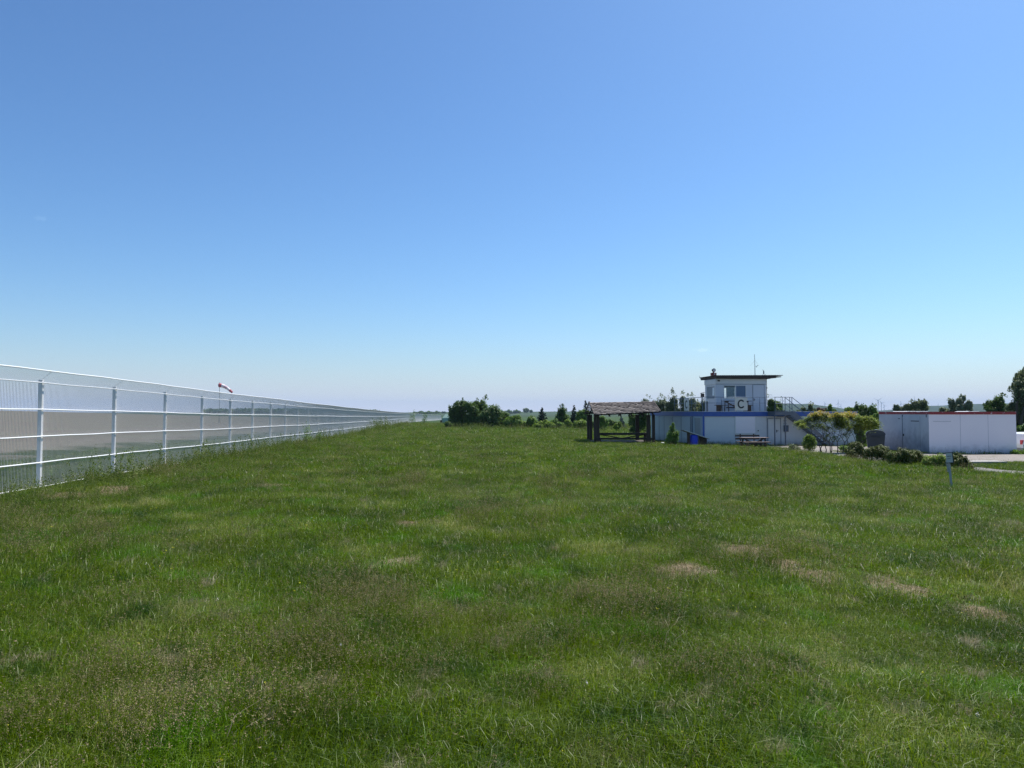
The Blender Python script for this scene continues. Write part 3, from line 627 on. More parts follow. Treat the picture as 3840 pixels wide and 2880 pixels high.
# ------------------------------------------------------------------ railing round the roof deck
def build_railing():
    r = empty('roof_railing', bw(.05, .02, DECK), TH, 'blue grey tube railing along the front and left edge of the roof deck', 'railing')
    D = SV(2528); W = FU(2875)
    def P(px): return FU(px) - .05
    hs = 1.12
    for z in (hs, .66):
        MB().tube([(0, 0, z), (W, 0, z)], .022 if z > 1 else .015, 8).tube([(0, 0, z), (0, D, z)], .022 if z > 1 else .015, 8).build('handrail' if z > 1 else 'mid_rail', M['steel_blue'], r, smooth=True)
    first = None
    pos = [(0, 0)] + [(P(p), 0) for p in (2706, 2762, 2800, 2850, 2871)] + [(0, SV(p)) for p in (2605, 2592, 2577, 2552, 2528)]
    for x, y in pos:
        if first is None: first = MB().tube([(0, 0, 0), (0, 0, hs)], .024, 8).build('post', M['steel_blue'], r, smooth=True); p = first
        else: p = first.copy(); COL.objects.link(p); p.parent = r
        p.location = (x, y, 0)
    # boards with the letter C
    def letter(parent):
        m = MB(); n = 40; a0, a1 = R(38), R(322); pts = []
        for i in range(n + 1):
            a = a0 + (a1 - a0) * i / n; pts.append((math.cos(a), math.sin(a)))
        ro, ri = (.30, .345), (.185, .235)
        vs = []
        for c, s in pts: vs += [(ro[0]*c, -.004, ro[1]*s), (ri[0]*c, -.004, ri[1]*s), (ro[0]*c, .004, ro[1]*s), (ri[0]*c, .004, ri[1]*s)]
        fs = []
        for i in range(n):
            b = i * 4; fs += [(b, b+4, b+5, b+1), (b+2, b+3, b+7, b+6), (b, b+2, b+6, b+4), (b+1, b+5, b+7, b+3)]
        fs += [(0, 1, 3, 2), (n*4, n*4+2, n*4+3, n*4+1)]
        return m.add(vs, fs).build('letter', M['black'], parent)
    a, b = FU(2756, -.06), FU(2803.5, -.06); zt = LZ(2780, 1490, a, 0) - DECK; zb = LZ(2780, 1540, a, 0) - DECK
    q = empty('letter_board', bw((a + b) / 2, -.06, DECK + zb), TH, 'cream board with a big black letter C on the front railing', 'sign')
    hw, h = (b - a) / 2, zt - zb
    MB().prism([(-hw, 0), (hw, .02), (hw, h - .42), (hw - .05, h - .40), (hw - .10, h - .30), (hw - .02, h - .26), (hw, h - .22), (hw, h - .02), (-hw, h)], -.012, .012).build('board', M['cream'], q)
    l = letter(q); l.location = (0, -.018, h * .5)
    v1, v0 = SV(2570), SV(2585); zc = h
    q = empty('letter_board', bw(-.06, (v0 + v1) / 2, DECK + zb), TH + R(-90), 'narrow looking letter C board on the left side railing of the roof deck', 'sign')
    MB().prism([(-.55, 0), (.55, 0), (.55, zc), (-.55, zc)], -.012, .012).build('board', M['cream'], q)
    l = letter(q); l.location = (0, -.018, zc * .5)
    # box on a post behind the railing
    u = FU(2635.5, 1.0); q = empty('sensor_box', bw(u, 1.0, DECK), TH, 'small brown box with a sloping lid on a post left of the cabin', 'box on post')
    MB().box(-.03, .03, -.03, .03, 0, 1.15).box(-.12, -.09, -.03, .03, .5, 1.15).build('post', M['steel_blue'], q)
    MB().box(-.125, .105, -.1, .1, 1.15, 1.42).build('box', M['wood_brown'], q)
    MB().prism([(-.15, 1.425), (.14, 1.50), (.14, 1.53), (-.15, 1.455)], -.13, .13).build('lid', M['wood_brown'], q)
    q = empty('roof_vent', bw(FU(2652, .4), .4, DECK), TH, 'small pale vent pipe standing on the deck beside the left corner of the cabin', 'vent')
    MB().tube([(0, 0, 0), (0, 0, .62), (0, 0, .78)], .07, 10).build('pipe', M['steel'], q); MB().tube([(0, 0, .78), (0, 0, .84)], .13, 10).build('cap', M['white'], q)
build_railing()

# ------------------------------------------------------------------ picnic furniture
def picnic(name, loc, rz, label, L=2.05, lw=.12, mat='wood_brown', top='wood_top', H=.75, Wt=.72, bench=False, cat='picnic table', group=None, th=.045):
    r = empty(name, loc, rz, label, cat, group)
    t = MB()
    for i in range(5): y = -Wt/2 + i * Wt / 5; t.box(-L/2, L/2, y + .006, y + Wt/5 - .006, H - th, H)
    t.build('tabletop', M[top], r, bevel=.005)
    for sx in (-1, 1):
        x = sx * (L/2 - .32); m = MB()
        m.bar((x, -.30, H - .05), (x, -.42, 0), .06, lw, up=(1, 0, 0)).bar((x, .30, H - .05), (x, .42, 0), .06, lw, up=(1, 0, 0)).box(x - .04, x + .04, -.34, .34, H - .13, H - .05)
        m.build('trestle', M[mat], r)
    MB().bar((-(L/2 - .32), 0, H - .12), (-.05, 0, .34), .06, .08).bar((L/2 - .32, 0, H - .12), (.05, 0, .34), .06, .08).box(-(L/2 - .3), L/2 - .3, -.04, .04, .27, .36).build('brace', M[mat], r)
    return r
def bench(loc, rz, label, L=2.05, back=False, mat='wood_brown', top='wood_top', H=.44, panel=False, group=None, th=.05):
    r = empty('bench', loc, rz, label, 'bench', group)
    MB().box(-L/2, L/2, -.17, -.01, H - th, H).box(-L/2, L/2, .01, .17, H - th, H).build('seat', M[top], r, bevel=.005)
    for sx in (-1, 1):
        x = sx * (L/2 - .35); m = MB()
        if panel: m.box(x - .20, x + .20, -.13, .13, 0, H - .05)
        else: m.box(x - .09, x + .09, -.16, .16, 0, .10).box(x - .05, x + .05, -.11, .11, .10, H - .05)
        m.build('leg', M[mat], r)
    if back:
        m = MB()
        for sx in (-1, 1): x = sx * (L/2 - .42); m.bar((x, .18, .1), (x, .28, .98), .07, .07)
        m.build('back_post', M[mat], r)
        for z in (.56, .78): MB().box(-L/2, L/2, .17 + (z - .5) * .13, .215 + (z - .5) * .13, z, z + .13).build('back_slat', M[mat], r)
    return r
def floc(px, v, z=None):
    u = FU(px, v); p = bw(u, v, 0); return (p[0], p[1], G(p[0], p[1]) if z is None else z)
picnic('picnic_table', floc(2826, -3.9), TH, 'brown wooden picnic table on the grass in front of the white building')
bench(floc(2836, -4.9), TH, 'low brown bench without a back, in front of the picnic table on the grass', L=2.0)
bench(floc(2806, -2.6), TH, 'brown bench with a slatted back behind the picnic table, against the white wall', L=1.9, back=True)
picnic('picnic_table', floc(2762, 1.7, ZB + DECK), TH, 'dark picnic table up on the roof deck behind the letter C board', L=2.3, mat='wood_dark', top='wood_dark', H=.86, lw=.05)
bench(floc(2752, .8, ZB + DECK), TH, 'dark bench with solid end boards on the roof deck behind the front railing', L=3.1, mat='wood_dark', top='wood_dark', H=.52, panel=True)

# ------------------------------------------------------------------ steel staircase
def build_stairs():
    va = -1.25; u0 = FU(2877); u1 = FU(2949, -.6)
    r = empty('steel_staircase', bw(u0, 0, 0), TH, 'grey steel outdoor staircase with open treads leading up to the roof deck', 'staircase')
    Wp = u1 - u0; zt = DECK - .0
    MB().box(.03, Wp, va, -.08, zt - .05, zt - .005).build('landing', M['steel'], r)
    MB().box(0, Wp, va - .03, va, zt - .30, zt + .0).box(Wp, Wp + .03, va - .03, -.08, zt - .30, zt).box(.0, .03, va, -.08, zt - .3, zt).build('landing_edge', M['steel'], r)
    MB().bar((.05, va + .05, zt - .38), (Wp - .05, -.2, zt - .42), .04).build('cross_brace', M['steel'], r)
    for px, v in ((2905, va), (2945, va + .05)):
        x = FU(px, v) - u0; MB().box(x - .035, x + .035, v, v + .07, -.1, zt - .30).build('column', M['steel'], r)
    ue = FU(3105, -.6) - u0; ze = .05
    run = ue - Wp
    for v in (va, -.18):
        MB().prism([(Wp, zt + .02), (Wp + .28, zt + .02), (ue + .12, ze - .05), (ue - .25, ze - .05), (Wp, zt - .30)], v - .012, v + .012).build('stringer', M['steel'], r)
    n = 14
    for i in range(n):
        t = (i + .6) / n; x = Wp + run * t; z = zt + (ze - zt) * t
        MB().box(x - .13, x + .13, va + .012, -.192, z - .035, z).build('tread', M['steel_blue'], r)
    # handrails
    m = MB(); hs = 1.1
    for z in (hs, .60): m.tube([(0, va, zt + z), (Wp, va, zt + z)], .022, 8).tube([(Wp, va, zt + z), (Wp + .1, va, zt + z)], .02, 8)
    m.tube([(0, va, zt + .06), (Wp - .08, va, zt + .06)], .014, 6)
    m.build('landing_rail', M['steel_blue'], r)
    for x in (.03, Wp * .5, Wp - .05): MB().tube([(x, va, zt), (x, va, zt + hs)], .024 if x != Wp * .5 else .016, 8).build('rail_post', M['steel_blue'], r)
    for v in (va, -.18):
        m = MB()
        m.tube([(Wp + .12, v, zt - .1), (Wp + .12, v, zt + hs)], .026, 8)
        dx = ue - Wp
        m.tube([(Wp + .12, v, zt + hs), (ue + .12, v, ze + hs)], .024, 8).tube([(Wp + .12, v, zt + .60), (ue + .12, v, ze + .60)], .016, 8)
        m.tube([(ue + .05, v, ze), (ue + .12, v, ze + hs)], .026, 8)
        m.build('stair_handrail', M['steel_blue'], r)
build_stairs()

# ------------------------------------------------------------------ lean-to with the blue barrel, stone
def build_leanto():
    v = -.2
    xa = FU(2554, v); o = bw(xa, v, 0); g = G(o[0], o[1])
    r = empty('lean_to', (o[0], o[1], g), TH, 'sloping board roof on rough posts at the blue building corner, over the blue barrel', 'lean-to')
    W = FU(2646, v) - xa; z0 = EYE + (1545 - 1613) / FOC * 56.6 - g; z1 = EYE + (1545 - 1644) / FOC * 56.8 - g
    MB().prism([(0, z0 - .035), (W, z1 - .035), (W, z1 + .02), (0, z0 + .02)], -.75, .15).build('roof_board', M['wood_grey'], r)
    MB().prism([(-.01, z0 - .02), (W + .01, z1 - .02), (W + .01, z1 + .035), (-.01, z0 + .035)], -.775, -.752).build('edge_strip', M['plank_edge'], r)
    x = FU(2572, v) - xa; MB().box(x - .10, x, -.6, -.45, -.2, z0 - .16).box(x + .03, x + .12, -.5, -.35, -.2, z0 - .2).build('post', M['wood_post'], r)
    x1 = FU(2613, v) - xa; m = MB()
    for i in range(5): m.box(x1 + i * .135, x1 + i * .135 + .125, -.32 - .01 * (i % 2), -.28, -.2, z1 + .33 - (i + 1) * .048 - .05)
    m.build('side_boards', M['wood_dark'], r)
    x = FU(2600, v - .35) - xa
    p = bw(xa + x, v - .42, 0); gg = G(p[0], p[1])
    b = empty('barrel', (p[0], p[1], gg), 0, 'bright blue plastic barrel under the sloping board', 'barrel')
    rr = .31; prof = [(0, .9), (.03, .98), (.25, 1), (.27, 1.03), (.30, 1), (.55, 1), (.57, 1.03), (.60, 1), (.74, .97), (.80, .86)]
    MB().tube([(0, 0, z) for z, _ in prof], [rr * s for _, s in prof], 24).build('drum', M['blue_plastic'], b, smooth=False)
    MB().tube([(0, 0, .80), (0, 0, .83)], [rr * .55, rr * .5], 20).build('lid', M['blue_plastic'], b)
    MB().tube([(.05, -rr - .01, .12), (.16, -rr + .02, .2), (.26, -rr + .1, .34)], .012, 6).build('hose', M['wood_grey'], b)
    p = bw(FU(2484, -.3), -.3, 0); Yd = 60; x, y, z = spot(2484, Yd)
    s = MB().sphere((0, 0, .06), .16, 10, (1, .7, .55)).build('stone', M['white']); s.location = (x, y, z)
    tag(s, 'small white stone in the grass left of the pointed bush', 'stone')
build_leanto()

# ------------------------------------------------------------------ roofed picnic shelter
def build_shelter():
    Y = 62; xl, xr = at(2231, 1545, Y).x, at(2433, 1545, Y).x; zb = G((xl + xr) / 2, Y)
    r = empty('picnic_shelter', (xl, Y, zb), 0, 'open timber shelter with a weathered board roof on thick posts', 'shelter')
    W = xr - xl; e = EYE - zb
    # rows of rough boards, front and back slope
    rx0, rx1 = at(2209, 1545, Y + 1.9).x - xl, at(2450, 1545, Y + 1.9).x - xl
    ex0, ex1 = at(2229, 1545, Y - 2.1).x - xl, at(2477, 1545, Y - 2.1).x - xl
    zr0, zr1 = at(2209, 1507, Y + 1.9).z - zb, at(2450, 1503.5, Y + 1.9).z - zb
    ze0, ze1 = at(2229, 1554, Y - 2.1).z - zb, at(2477, 1543, Y - 2.1).z - zb
    rng = random.Random(3)
    def slope(yr, ye, rows, nm):
        m = MB()
        for i in range(rows):
            t0 = i / rows; t1 = min(1.03, (i + 1.42) / rows)
            def P(t, s, dz):
                x = (rx0 + (ex0 - rx0) * t) * (1 - s) + (rx1 + (ex1 - rx1) * t) * s
                z = (zr0 + (ze0 - zr0) * t) * (1 - s) + (zr1 + (ze1 - zr1) * t) * s
                return (x, yr + (ye - yr) * t, z + dz)
            nseg = 34
            for k in range(nseg):
                s0 = k / nseg; s1 = (k + 1) / nseg; j = rng.uniform(-.014, .014); jt = rng.uniform(-.02, .012)
                hi, lo = -.045, .06 + j      # every board's lower edge lifts over the next: a dark gap below it
                a, b, c, d = P(t0, s0, hi), P(t0, s1, hi), P(t1 + jt, s1, lo), P(t1 + jt, s0, lo)
                th = .028
                m.add([a, b, c, d] + [(q[0], q[1], q[2] - th) for q in (a, b, c, d)], [(0,1,2,3), (7,6,5,4), (3,2,6,7), (0,4,5,1), (0,3,7,4), (1,5,6,2)])
        if ye < yr:      # dark boarding under the front slope
            a, b, c, d = [(x, y, z - .075) for x, y, z in ((rx0 + .03, yr, zr0), (rx1 - .03, yr, zr1), (ex1 - .03, ye + .06, ze1), (ex0 + .03, ye + .06, ze0))]
            MB().add([a, b, c, d] + [(p[0], p[1], p[2] - .02) for p in (a, b, c, d)], [(0,1,2,3), (7,6,5,4), (3,2,6,7), (0,4,5,1), (0,3,7,4), (1,5,6,2)]).build('under_boarding', M['wood_dark'], r)
        return m.build(nm, M['wood_grey'], r)
    slope(1.9, -2.1, 9, 'roof_boards'); slope(1.9, 5.9, 9, 'rear_roof_boards')
    MB().bar((rx0 + .01, 1.9, zr0), (ex0 - .01, -2.1, ze0), .05, .13).bar((rx1 - .01, 1.9, zr1), (ex1, -2.1, ze1), .05, .13).bar((rx0, 1.9, zr0), (ex0, 5.9, ze0), .05, .13).bar((rx1, 1.9, zr1), (ex1, 5.9, ze1), .05, .13).build('verge_board', M['wood_dark'], r)
    m = MB()
    for k in range(6):
        x = .1 + W * k / 5; m.bar((x, 1.9, zr0 - .20), (x, -1.9, ze0 - .14), .08, .12).bar((x, 1.9, zr0 - .20), (x, 5.7, ze0 - .14), .08, .12)
    m.bar((-.3, -.9, ze0 + .10), (W + .3, -.9, ze1 + .02), .14, .16).bar((-.3, 4.6, ze0 + .1), (W + .3, 4.6, ze0 + .1), .14, .16)
    m.build('rafters', M['wood_dark'], r)
    for x, ww in ((.03, .46), (W - .2, .30), (W + .22, .22)):
        for y in (-.9, 4.6):
            if ww == .22 and y > 0: continue
            p = MB().box(x - ww/2, x - .015, y - .12, y + .12, -.3, 2.33).box(x + .015, x + ww/2, y - .10, y + .12, -.3, 2.33).build('post', M['wood_post'], r)
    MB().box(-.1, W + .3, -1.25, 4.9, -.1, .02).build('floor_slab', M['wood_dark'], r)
    q = picnic('picnic_table', (xl + W / 2, Y - .0, zb), 0, 'very long dark picnic table standing under the board roof of the shelter', L=W + .0, mat='wood_dark', top='wood_dark', H=.80, th=.17)
    bench((xl + W / 2 + .15, Y - .85, zb), 0, 'long dark bench in front of the table under the shelter roof', L=W + .3, mat='wood_dark', top='wood_dark', H=.42, th=.14)
build_shelter()

# ------------------------------------------------------------------ white container with red trim
def build_container():
    Y = 45.0; xa = at(3483, 1545, Y).x; xb = at(3808, 1545, Y).x; W = xb - xa; D = 6.1
    zb = EYE + (1545 - 1701) / FOC * Y; H = EYE - zb + .02
    g = zb
    r = empty('container', (xa, Y, g), 0, 'big white site container with a flaking red roof edge', 'container')
    MB().box(0, W, 0, D, .02, H - .17).build('body', M['cont'], r)
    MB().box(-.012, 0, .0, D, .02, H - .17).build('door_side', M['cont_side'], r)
    m = MB().box(-.03, W + .03, -.03, 0, H - .17, H).box(-.03, 0, 0, D + .03, H - .17, H).box(W, W + .03, 0, D + .03, H - .17, H).box(0, W, D, D + .03, H - .17, H)
    m.build('roof_trim', M['red_trim'], r)
    MB().box(0, W, 0, D, H - .16, H - .03).build('roof', M['cabin_band'], r)
    MB().box(-.015, W + .015, -.015, .0, 0, .13).box(W, W + .02, -.0, .06, .13, H - .17).box(-.02, .05, -.012, .0, .13, H - .17).build('base_frame', M['cont'], r)
    m = MB()
    for x in (.2, W / 2, W - .2):
        for y in (.2, D - .2): m.box(x - .2, x + .2, y - .15, y + .15, -.35, 0)
    m.build('support_block', M['concrete'], r)
    MB().box(.0, W, .25, D - .3, -.4, 0).build('painted_gap_shade', M['rubber'], r)  # black box in the gap, standing in for shade under the container
    def sv(px): k = kx(px); return xa / k - Y      # v along the left side
    va, vb = sv(3385), sv(3450)
    d = MB().box(-.045, -.012, vb, va - .04, .12, H - .32).build('door', M['cont_side'], r, bevel=.01)
    MB().box(-.05, -.012, va - .035, va + .015, .02, H - .2).build('door_post', M['line'], r)
    MB().box(-.055, -.045, sv(3448), sv(3418), H - .62, H - .57).build('vent_slot', M['black'], d)
    MB().box(-.08, -.045, va - .20, va - .12, 1.0, 1.14).build('handle', M['black'], d)
    MB().box(-.04, -.012, sv(3375), sv(3369), H - .48, H - .44).build('hook', M['black'], r)
    MB().box(-.03, -.012, sv(3476), sv(3473), H - .35, H - .17).build('cable_clip', M['line'], r)
    m = MB()
    for x in (W * .36, W * .68): m.box(x - .006, x + .006, -.003, 0, .13, H - .17)
    m.build('panel_seam', M['grey_joint'], r)
    m = MB()
    m.box(.25, 1.35, -.006, 0, H - .60, H - .585); m.build('scratch', M['line'], r)
    MB().prism([(0, H - .03), (.12, H + .03), (1.4, H + .04), (1.5, H - .03)], 2.6, 4.4).build('roof_hatch', M['white'], r)
    MB().prism([(W - 3.0, H - .03), (W - 2.6, H + .03), (W - 2.1, H + .03), (W - 1.9, H - .03)], .3, 1.6).build('roof_hatch', M['white'], r)
    # big waste bin
    Yb = 48.6; x, y, z = spot(3281, Yb); z0 = EYE + (1545 - 1688) / FOC * Yb
    b = empty('waste_bin', (x, y, z0), R(-24), 'large dark grey wheeled waste bin with a rounded lid beside the white container', 'waste bin')
    w_, d_ = .56, .48
    bo = MB(); bo.add([(-w_*.86, -d_*.82, .16), (w_*.86, -d_*.82, .16), (w_*.86, d_*.82, .16), (-w_*.86, d_*.82, .16), (-w_, -d_, 1.02), (w_, -d_, 1.02), (w_, d_, 1.02), (-w_, d_, 1.02)],
        [(3,2,1,0), (4,5,6,7), (0,1,5,4), (1,2,6,5), (2,3,7,6), (3,0,4,7)]); bo.build('body', M['bin'], b, bevel=.03)
    m = MB(); n = 12; poly = [(-w_ - .02, 1.02)] + [((w_ + .02) * -math.cos(math.pi * i / n), 1.06 + .30 * math.sin(math.pi * i / n)) for i in range(n + 1)] + [(w_ + .02, 1.02)]
    poly = [(p[0], p[1]) for p in poly]
    m.prism(poly[::-1], -d_ - .02, d_ + .02); m.build('lid', M['bin'], b)
    MB().prism([(math.cos(t) * (w_ + .03) , 1.065 + .305 * math.sin(t)) for t in np.linspace(R(35), R(100), 8)] + [(math.cos(t) * (w_ - .0), 1.04 + .30 * math.sin(t)) for t in np.linspace(R(100), R(35), 8)], -d_ - .03, d_ + .03).build('lid_panel', M['bin_lid'], b)  # paler, smoother band over the top of the lid
    for sx in (-1, 1):
        for sy in (-1, 1):
            wb = MB().tube([(sx * w_ * .7 - .03, sy * d_ * .6, .09), (sx * w_ * .7 + .03, sy * d_ * .6, .09)], .09, 12).build('wheel', M['rubber'], b)
    MB().bar((-w_ * .5, -d_ - .05, .9), (w_ * .5, -d_ - .05, .9), .03).build('handle', M['black'], b)
build_container()

# ------------------------------------------------------------------ leaning marker sign in the grass
def build_marker():
    Y = 21.0; x, y, z = spot(3566, Y)
    r = empty('marker_sign', (x, y, z), 0, 'small leaning marker sign on a grey post in front of the low shrubs', 'sign')
    tp = at(3555, 1700, Y) - Vector((x, y, z)); t2 = at(3546, 1760, Y) - Vector((x, y, z))
    MB().bar((0, 0, -.3), tp, .048, .04, up=(0, 1, 0)).build('post', M['zinc'], r)
    MB().bar((tp.x * .5 - .06, .0, tp.z * .5), (tp.x - .05, 0, tp.z * .8), .03).build('bracket', M['zinc'], r)
    c = at(3557, 1716, Y) - Vector((x, y, z)); hw, hh = .085, .135
    p = MB().box(-hw, hw, -.012, .0, -hh, hh).build('plate', M['sign_plate'], r); p.location = c + Vector((0, -.04, 0)); p.rotation_euler = (0, R(-5), R(-18))
    f = MB().box(-hw - .008, hw + .008, -.016, .004, hh, hh + .018).box(-hw - .008, hw + .008, -.016, .004, -hh - .018, -hh).box(hw - .008, hw + .01, -.016, .004, -hh, hh)
    f.box(-hw * .7, hw * .6, -.0145, -.012, .035, .05).box(-hw * .7, hw * .3, -.0145, -.012, -.03, -.02).build('plate_markings', M['black'], p)
build_marker()
x, y, z = spot(3680, 35.0)
o = MB().box(-.9, .9, -.45, .45, -.05, .10).build('concrete_slab', M['concrete'], None, bevel=.02); o.location = (x, y, z); o.rotation_euler.z = R(4)
tag(o, 'flat dark edged slab lying in the grass between the gravel and the path', 'slab')

# ------------------------------------------------------------------ car behind the container
def build_car():
    Yc = 47.6; x0 = at(3800, 1545, Yc).x; g = EYE + (1545 - 1706) / FOC * Yc
    r = empty('parked_car', (x0, Yc, g), R(0), 'white estate car with blue and red side stripes, half hidden behind the container', 'car')
    prof = [(.0, .35), (-.02, .75), (.06, .98), (.22, 1.40), (.50, 1.47), (1.6, 1.50), (2.5, 1.42), (3.25, 1.02), (4.1, .90), (4.35, .72), (4.38, .35)]
    hw = .85; m = MB(); n = len(prof)
    vs = []
    for yy, ins, zs in ((-hw, 0, 1), (hw, 0, 1)):
        for x, z in prof: vs.append((x, yy * (1 - .14 * max(0, (z - .95) / .5)), z))
    m.add(vs, [tuple(range(n)), tuple(range(2*n - 1, n - 1, -1))] + [(i, i + n, (i+1) % n + n, (i+1) % n) for i in range(n)])
    m.build('body', M['car_white'], r, bevel=.04)
    def yb(z): return -hw * (1 - .14 * max(0, (z - .95) / .5)) - .006
    def pane(pts, name):
        k = MB(); k.add([(x, yb(z), z) for x, z in pts], [tuple(range(len(pts)))]); return k.build(name, M['car_glass'], r)
    pane([(.24, 1.0), (.30, 1.34), (.42, 1.36), (.47, 1.0)], 'quarter_window')
    pane([(.72, .98), (.76, 1.36), (1.45, 1.38), (1.45, .98)], 'rear_side_window')
    pane([(1.53, .98), (1.53, 1.38), (2.3, 1.34), (2.85, .98)], 'front_side_window')
    k = MB(); k.box(.02, 4.2, -hw - .006, -hw - .001, .60, .72); k.build('blue_stripe', M['car_blue'], r)
    k = MB(); k.add([(.35, -hw - .010, .74), (.55, -hw - .010, .85), (1.0, -hw - .010, .90), (3.6, -hw - .010, .86), (3.9, -hw - .010, .66), (.7, -hw - .010, .62)], [(0, 5, 4, 3, 2, 1)]); k.build('red_stripe', M['car_red'], r)
    MB().box(-.06, 4.42, -hw - .02, hw + .02, .28, .50).build('bumper', M['car_trim'], r, bevel=.03)
    MB().box(-.03, .05, -hw * .95, -hw * .7, .72, 1.0).build('tail_light', M['car_red'], r)
    for x in (.85, 3.45):
        for y in (-hw + .08, hw - .08):
            t = MB().tube([(x, y - .1, .31), (x, y + .1, .31)], .31, 22).build('wheel', M['rubber'], r)
            MB().tube([(x, y - .108, .31), (x, y + .108, .31)], .19, 16).build('rim', M['steel'], t)
build_car()

# ------------------------------------------------------------------ green tarpaulin tent far down the meadow
def build_tent():
    Y = 225; g0 = at(1676, 1545, Y); g = G(g0.x, Y)
    r = empty('tarpaulin_tent', (g0.x, Y, g), 0, 'pale green tarpaulin tent at the left of the big bush, far down the meadow', 'tent')
    P = lambda px, py, dy=0: (at(px, py, Y + dy).x - g0.x, dy, at(px, py, Y + dy).z - g)
    a0, a1 = P(1652, 1583), P(1704, 1585); t0, t1 = P(1668, 1553), P(1704, 1552)
    s0, s1 = P(1657, 1568), P(1704, 1566)
    vs = [(a0[0], 0, -.2), (a1[0], 0, -.2), (s1[0], .15, s1[2]), (s0[0], .15, s0[2]), (t0[0], 1.3, t0[2]), (t1[0], 1.3, t1[2]), (a0[0], 3, -.2), (a1[0], 3, -.2), (s1[0], 2.8, s1[2]), (s0[0], 2.8, s0[2])]
    MB().add(vs, [(0,1,2,3), (3,2,5,4), (4,5,8,9), (9,8,7,6), (0,3,4,9,6), (1,7,8,5,2)]).build('canvas', M['tarp'], r, bevel=.12)
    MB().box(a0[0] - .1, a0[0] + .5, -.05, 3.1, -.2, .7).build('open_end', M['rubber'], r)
build_tent()

# ------------------------------------------------------------------ wind turbines on the horizon
def build_turbines():
    rows = [  # hub px, hub py, hub height (m), first blade angle (deg from up, clockwise), description
        (3094.5, 1515, 62, -28, 'leftmost wind turbine, left of the sumac trees\' skyline gap'),
        (3143, 1513, 62, 3, 'wind turbine with one blade straight up, above the blue roof edge'),
        (3152, 1523.5, 62, 20, 'small faint wind turbine just right of the one with the upright blade'),
        (3233, 1518, 62, -20, 'pale wind turbine behind the dark trees at the right end of the blue roof'),
        (3269, 1517, 62, 8, 'faint wind turbine behind the treetop left of the tallest turbine'),
        (3293, 1501.5, 70, -66, 'tallest looking wind turbine, with a blade pointing left'),
        (3305.6, 1511.5, 66, -45, 'wind turbine directly right of the tallest looking one'),
        (3316, 1522, 62, 92, 'short wind turbine, third in the row of three right of the trees'),
        (3379, 1514.5, 62, -15, 'wind turbine above the left edge of the olive green tree over the container'),
        (3429, 1504, 70, 0, 'wind turbine whose upright blade tip shows above the olive green tree'),
        (3497, 1525, 60, 88, 'very faint small wind turbine left of the blue hill over the container'),
        (3517, 1521, 60, 10, 'small wind turbine at the left foot of the blue hill over the container'),
        (3699, 1511, 62, -5, 'wind turbine standing on the right hand blue hill'),
    ]
    for px, py, H, ang, lab in rows:
        rad = math.atan((1545 - py) / FOC); Y = min((H - 2) / math.tan(rad), 10500)
        p = at(px, 1545, Y); g = G(p.x, Y); hub = at(px, py, Y).z - g
        r = empty('wind_turbine', (p.x, Y, g), 0, lab, 'wind turbine', 'wind turbines along the horizon')
        sc = Y / 5000.0; tw = max(2.1, 2.1 * sc)
        MB().tube([(0, 0, -3), (0, 0, hub)], [tw, tw * .6], 10).build('tower', M['turbine'], r, smooth=True)
        MB().box(-1.8 * sc, 1.8 * sc, -4, 5, hub - 1.6, hub + 2.2).build('nacelle', M['turbine'], r)
        for k in range(3):
            a = R(ang + 120 * k); L = (hub * .42)
            d = Vector((math.sin(a), 0, math.cos(a))); q = Vector((0, -5, hub))
            MB().tube([q, q + d * L * .25, q + d * L], [.9 * sc, 1.5 * sc, .35 * sc], 5).build('blade', M['turbine'], r)
build_turbines()

# ------------------------------------------------------------------ foliage builders
RNG = np.random.default_rng(11)
def rand_dirs(n):
    d = RNG.normal(size=(n, 3)); return d / np.linalg.norm(d, axis=1, keepdims=True)
def leaf_quads(P, Nrm, size, aspect=.55, droop=0.0):
    """one small folded leaf (rhombus) per point, facing roughly along Nrm"""
    n = len(P); t = rand_dirs(n); t = np.cross(Nrm, t); t /= np.linalg.norm(t, axis=1, keepdims=True) + 1e-9
    t[:, 2] -= droop; t /= np.linalg.norm(t, axis=1, keepdims=True) + 1e-9
    b = np.cross(Nrm, t); b /= np.linalg.norm(b, axis=1, keepdims=True) + 1e-9
    s = size * RNG.uniform(.6, 1.3, (n, 1))
    V = np.stack([P - t * s * .5, P + b * s * aspect * .5, P + t * s * .5, P - b * s * aspect * .5], 1)
    return V.reshape(-1, 3), np.arange(4 * n).reshape(-1, 4)
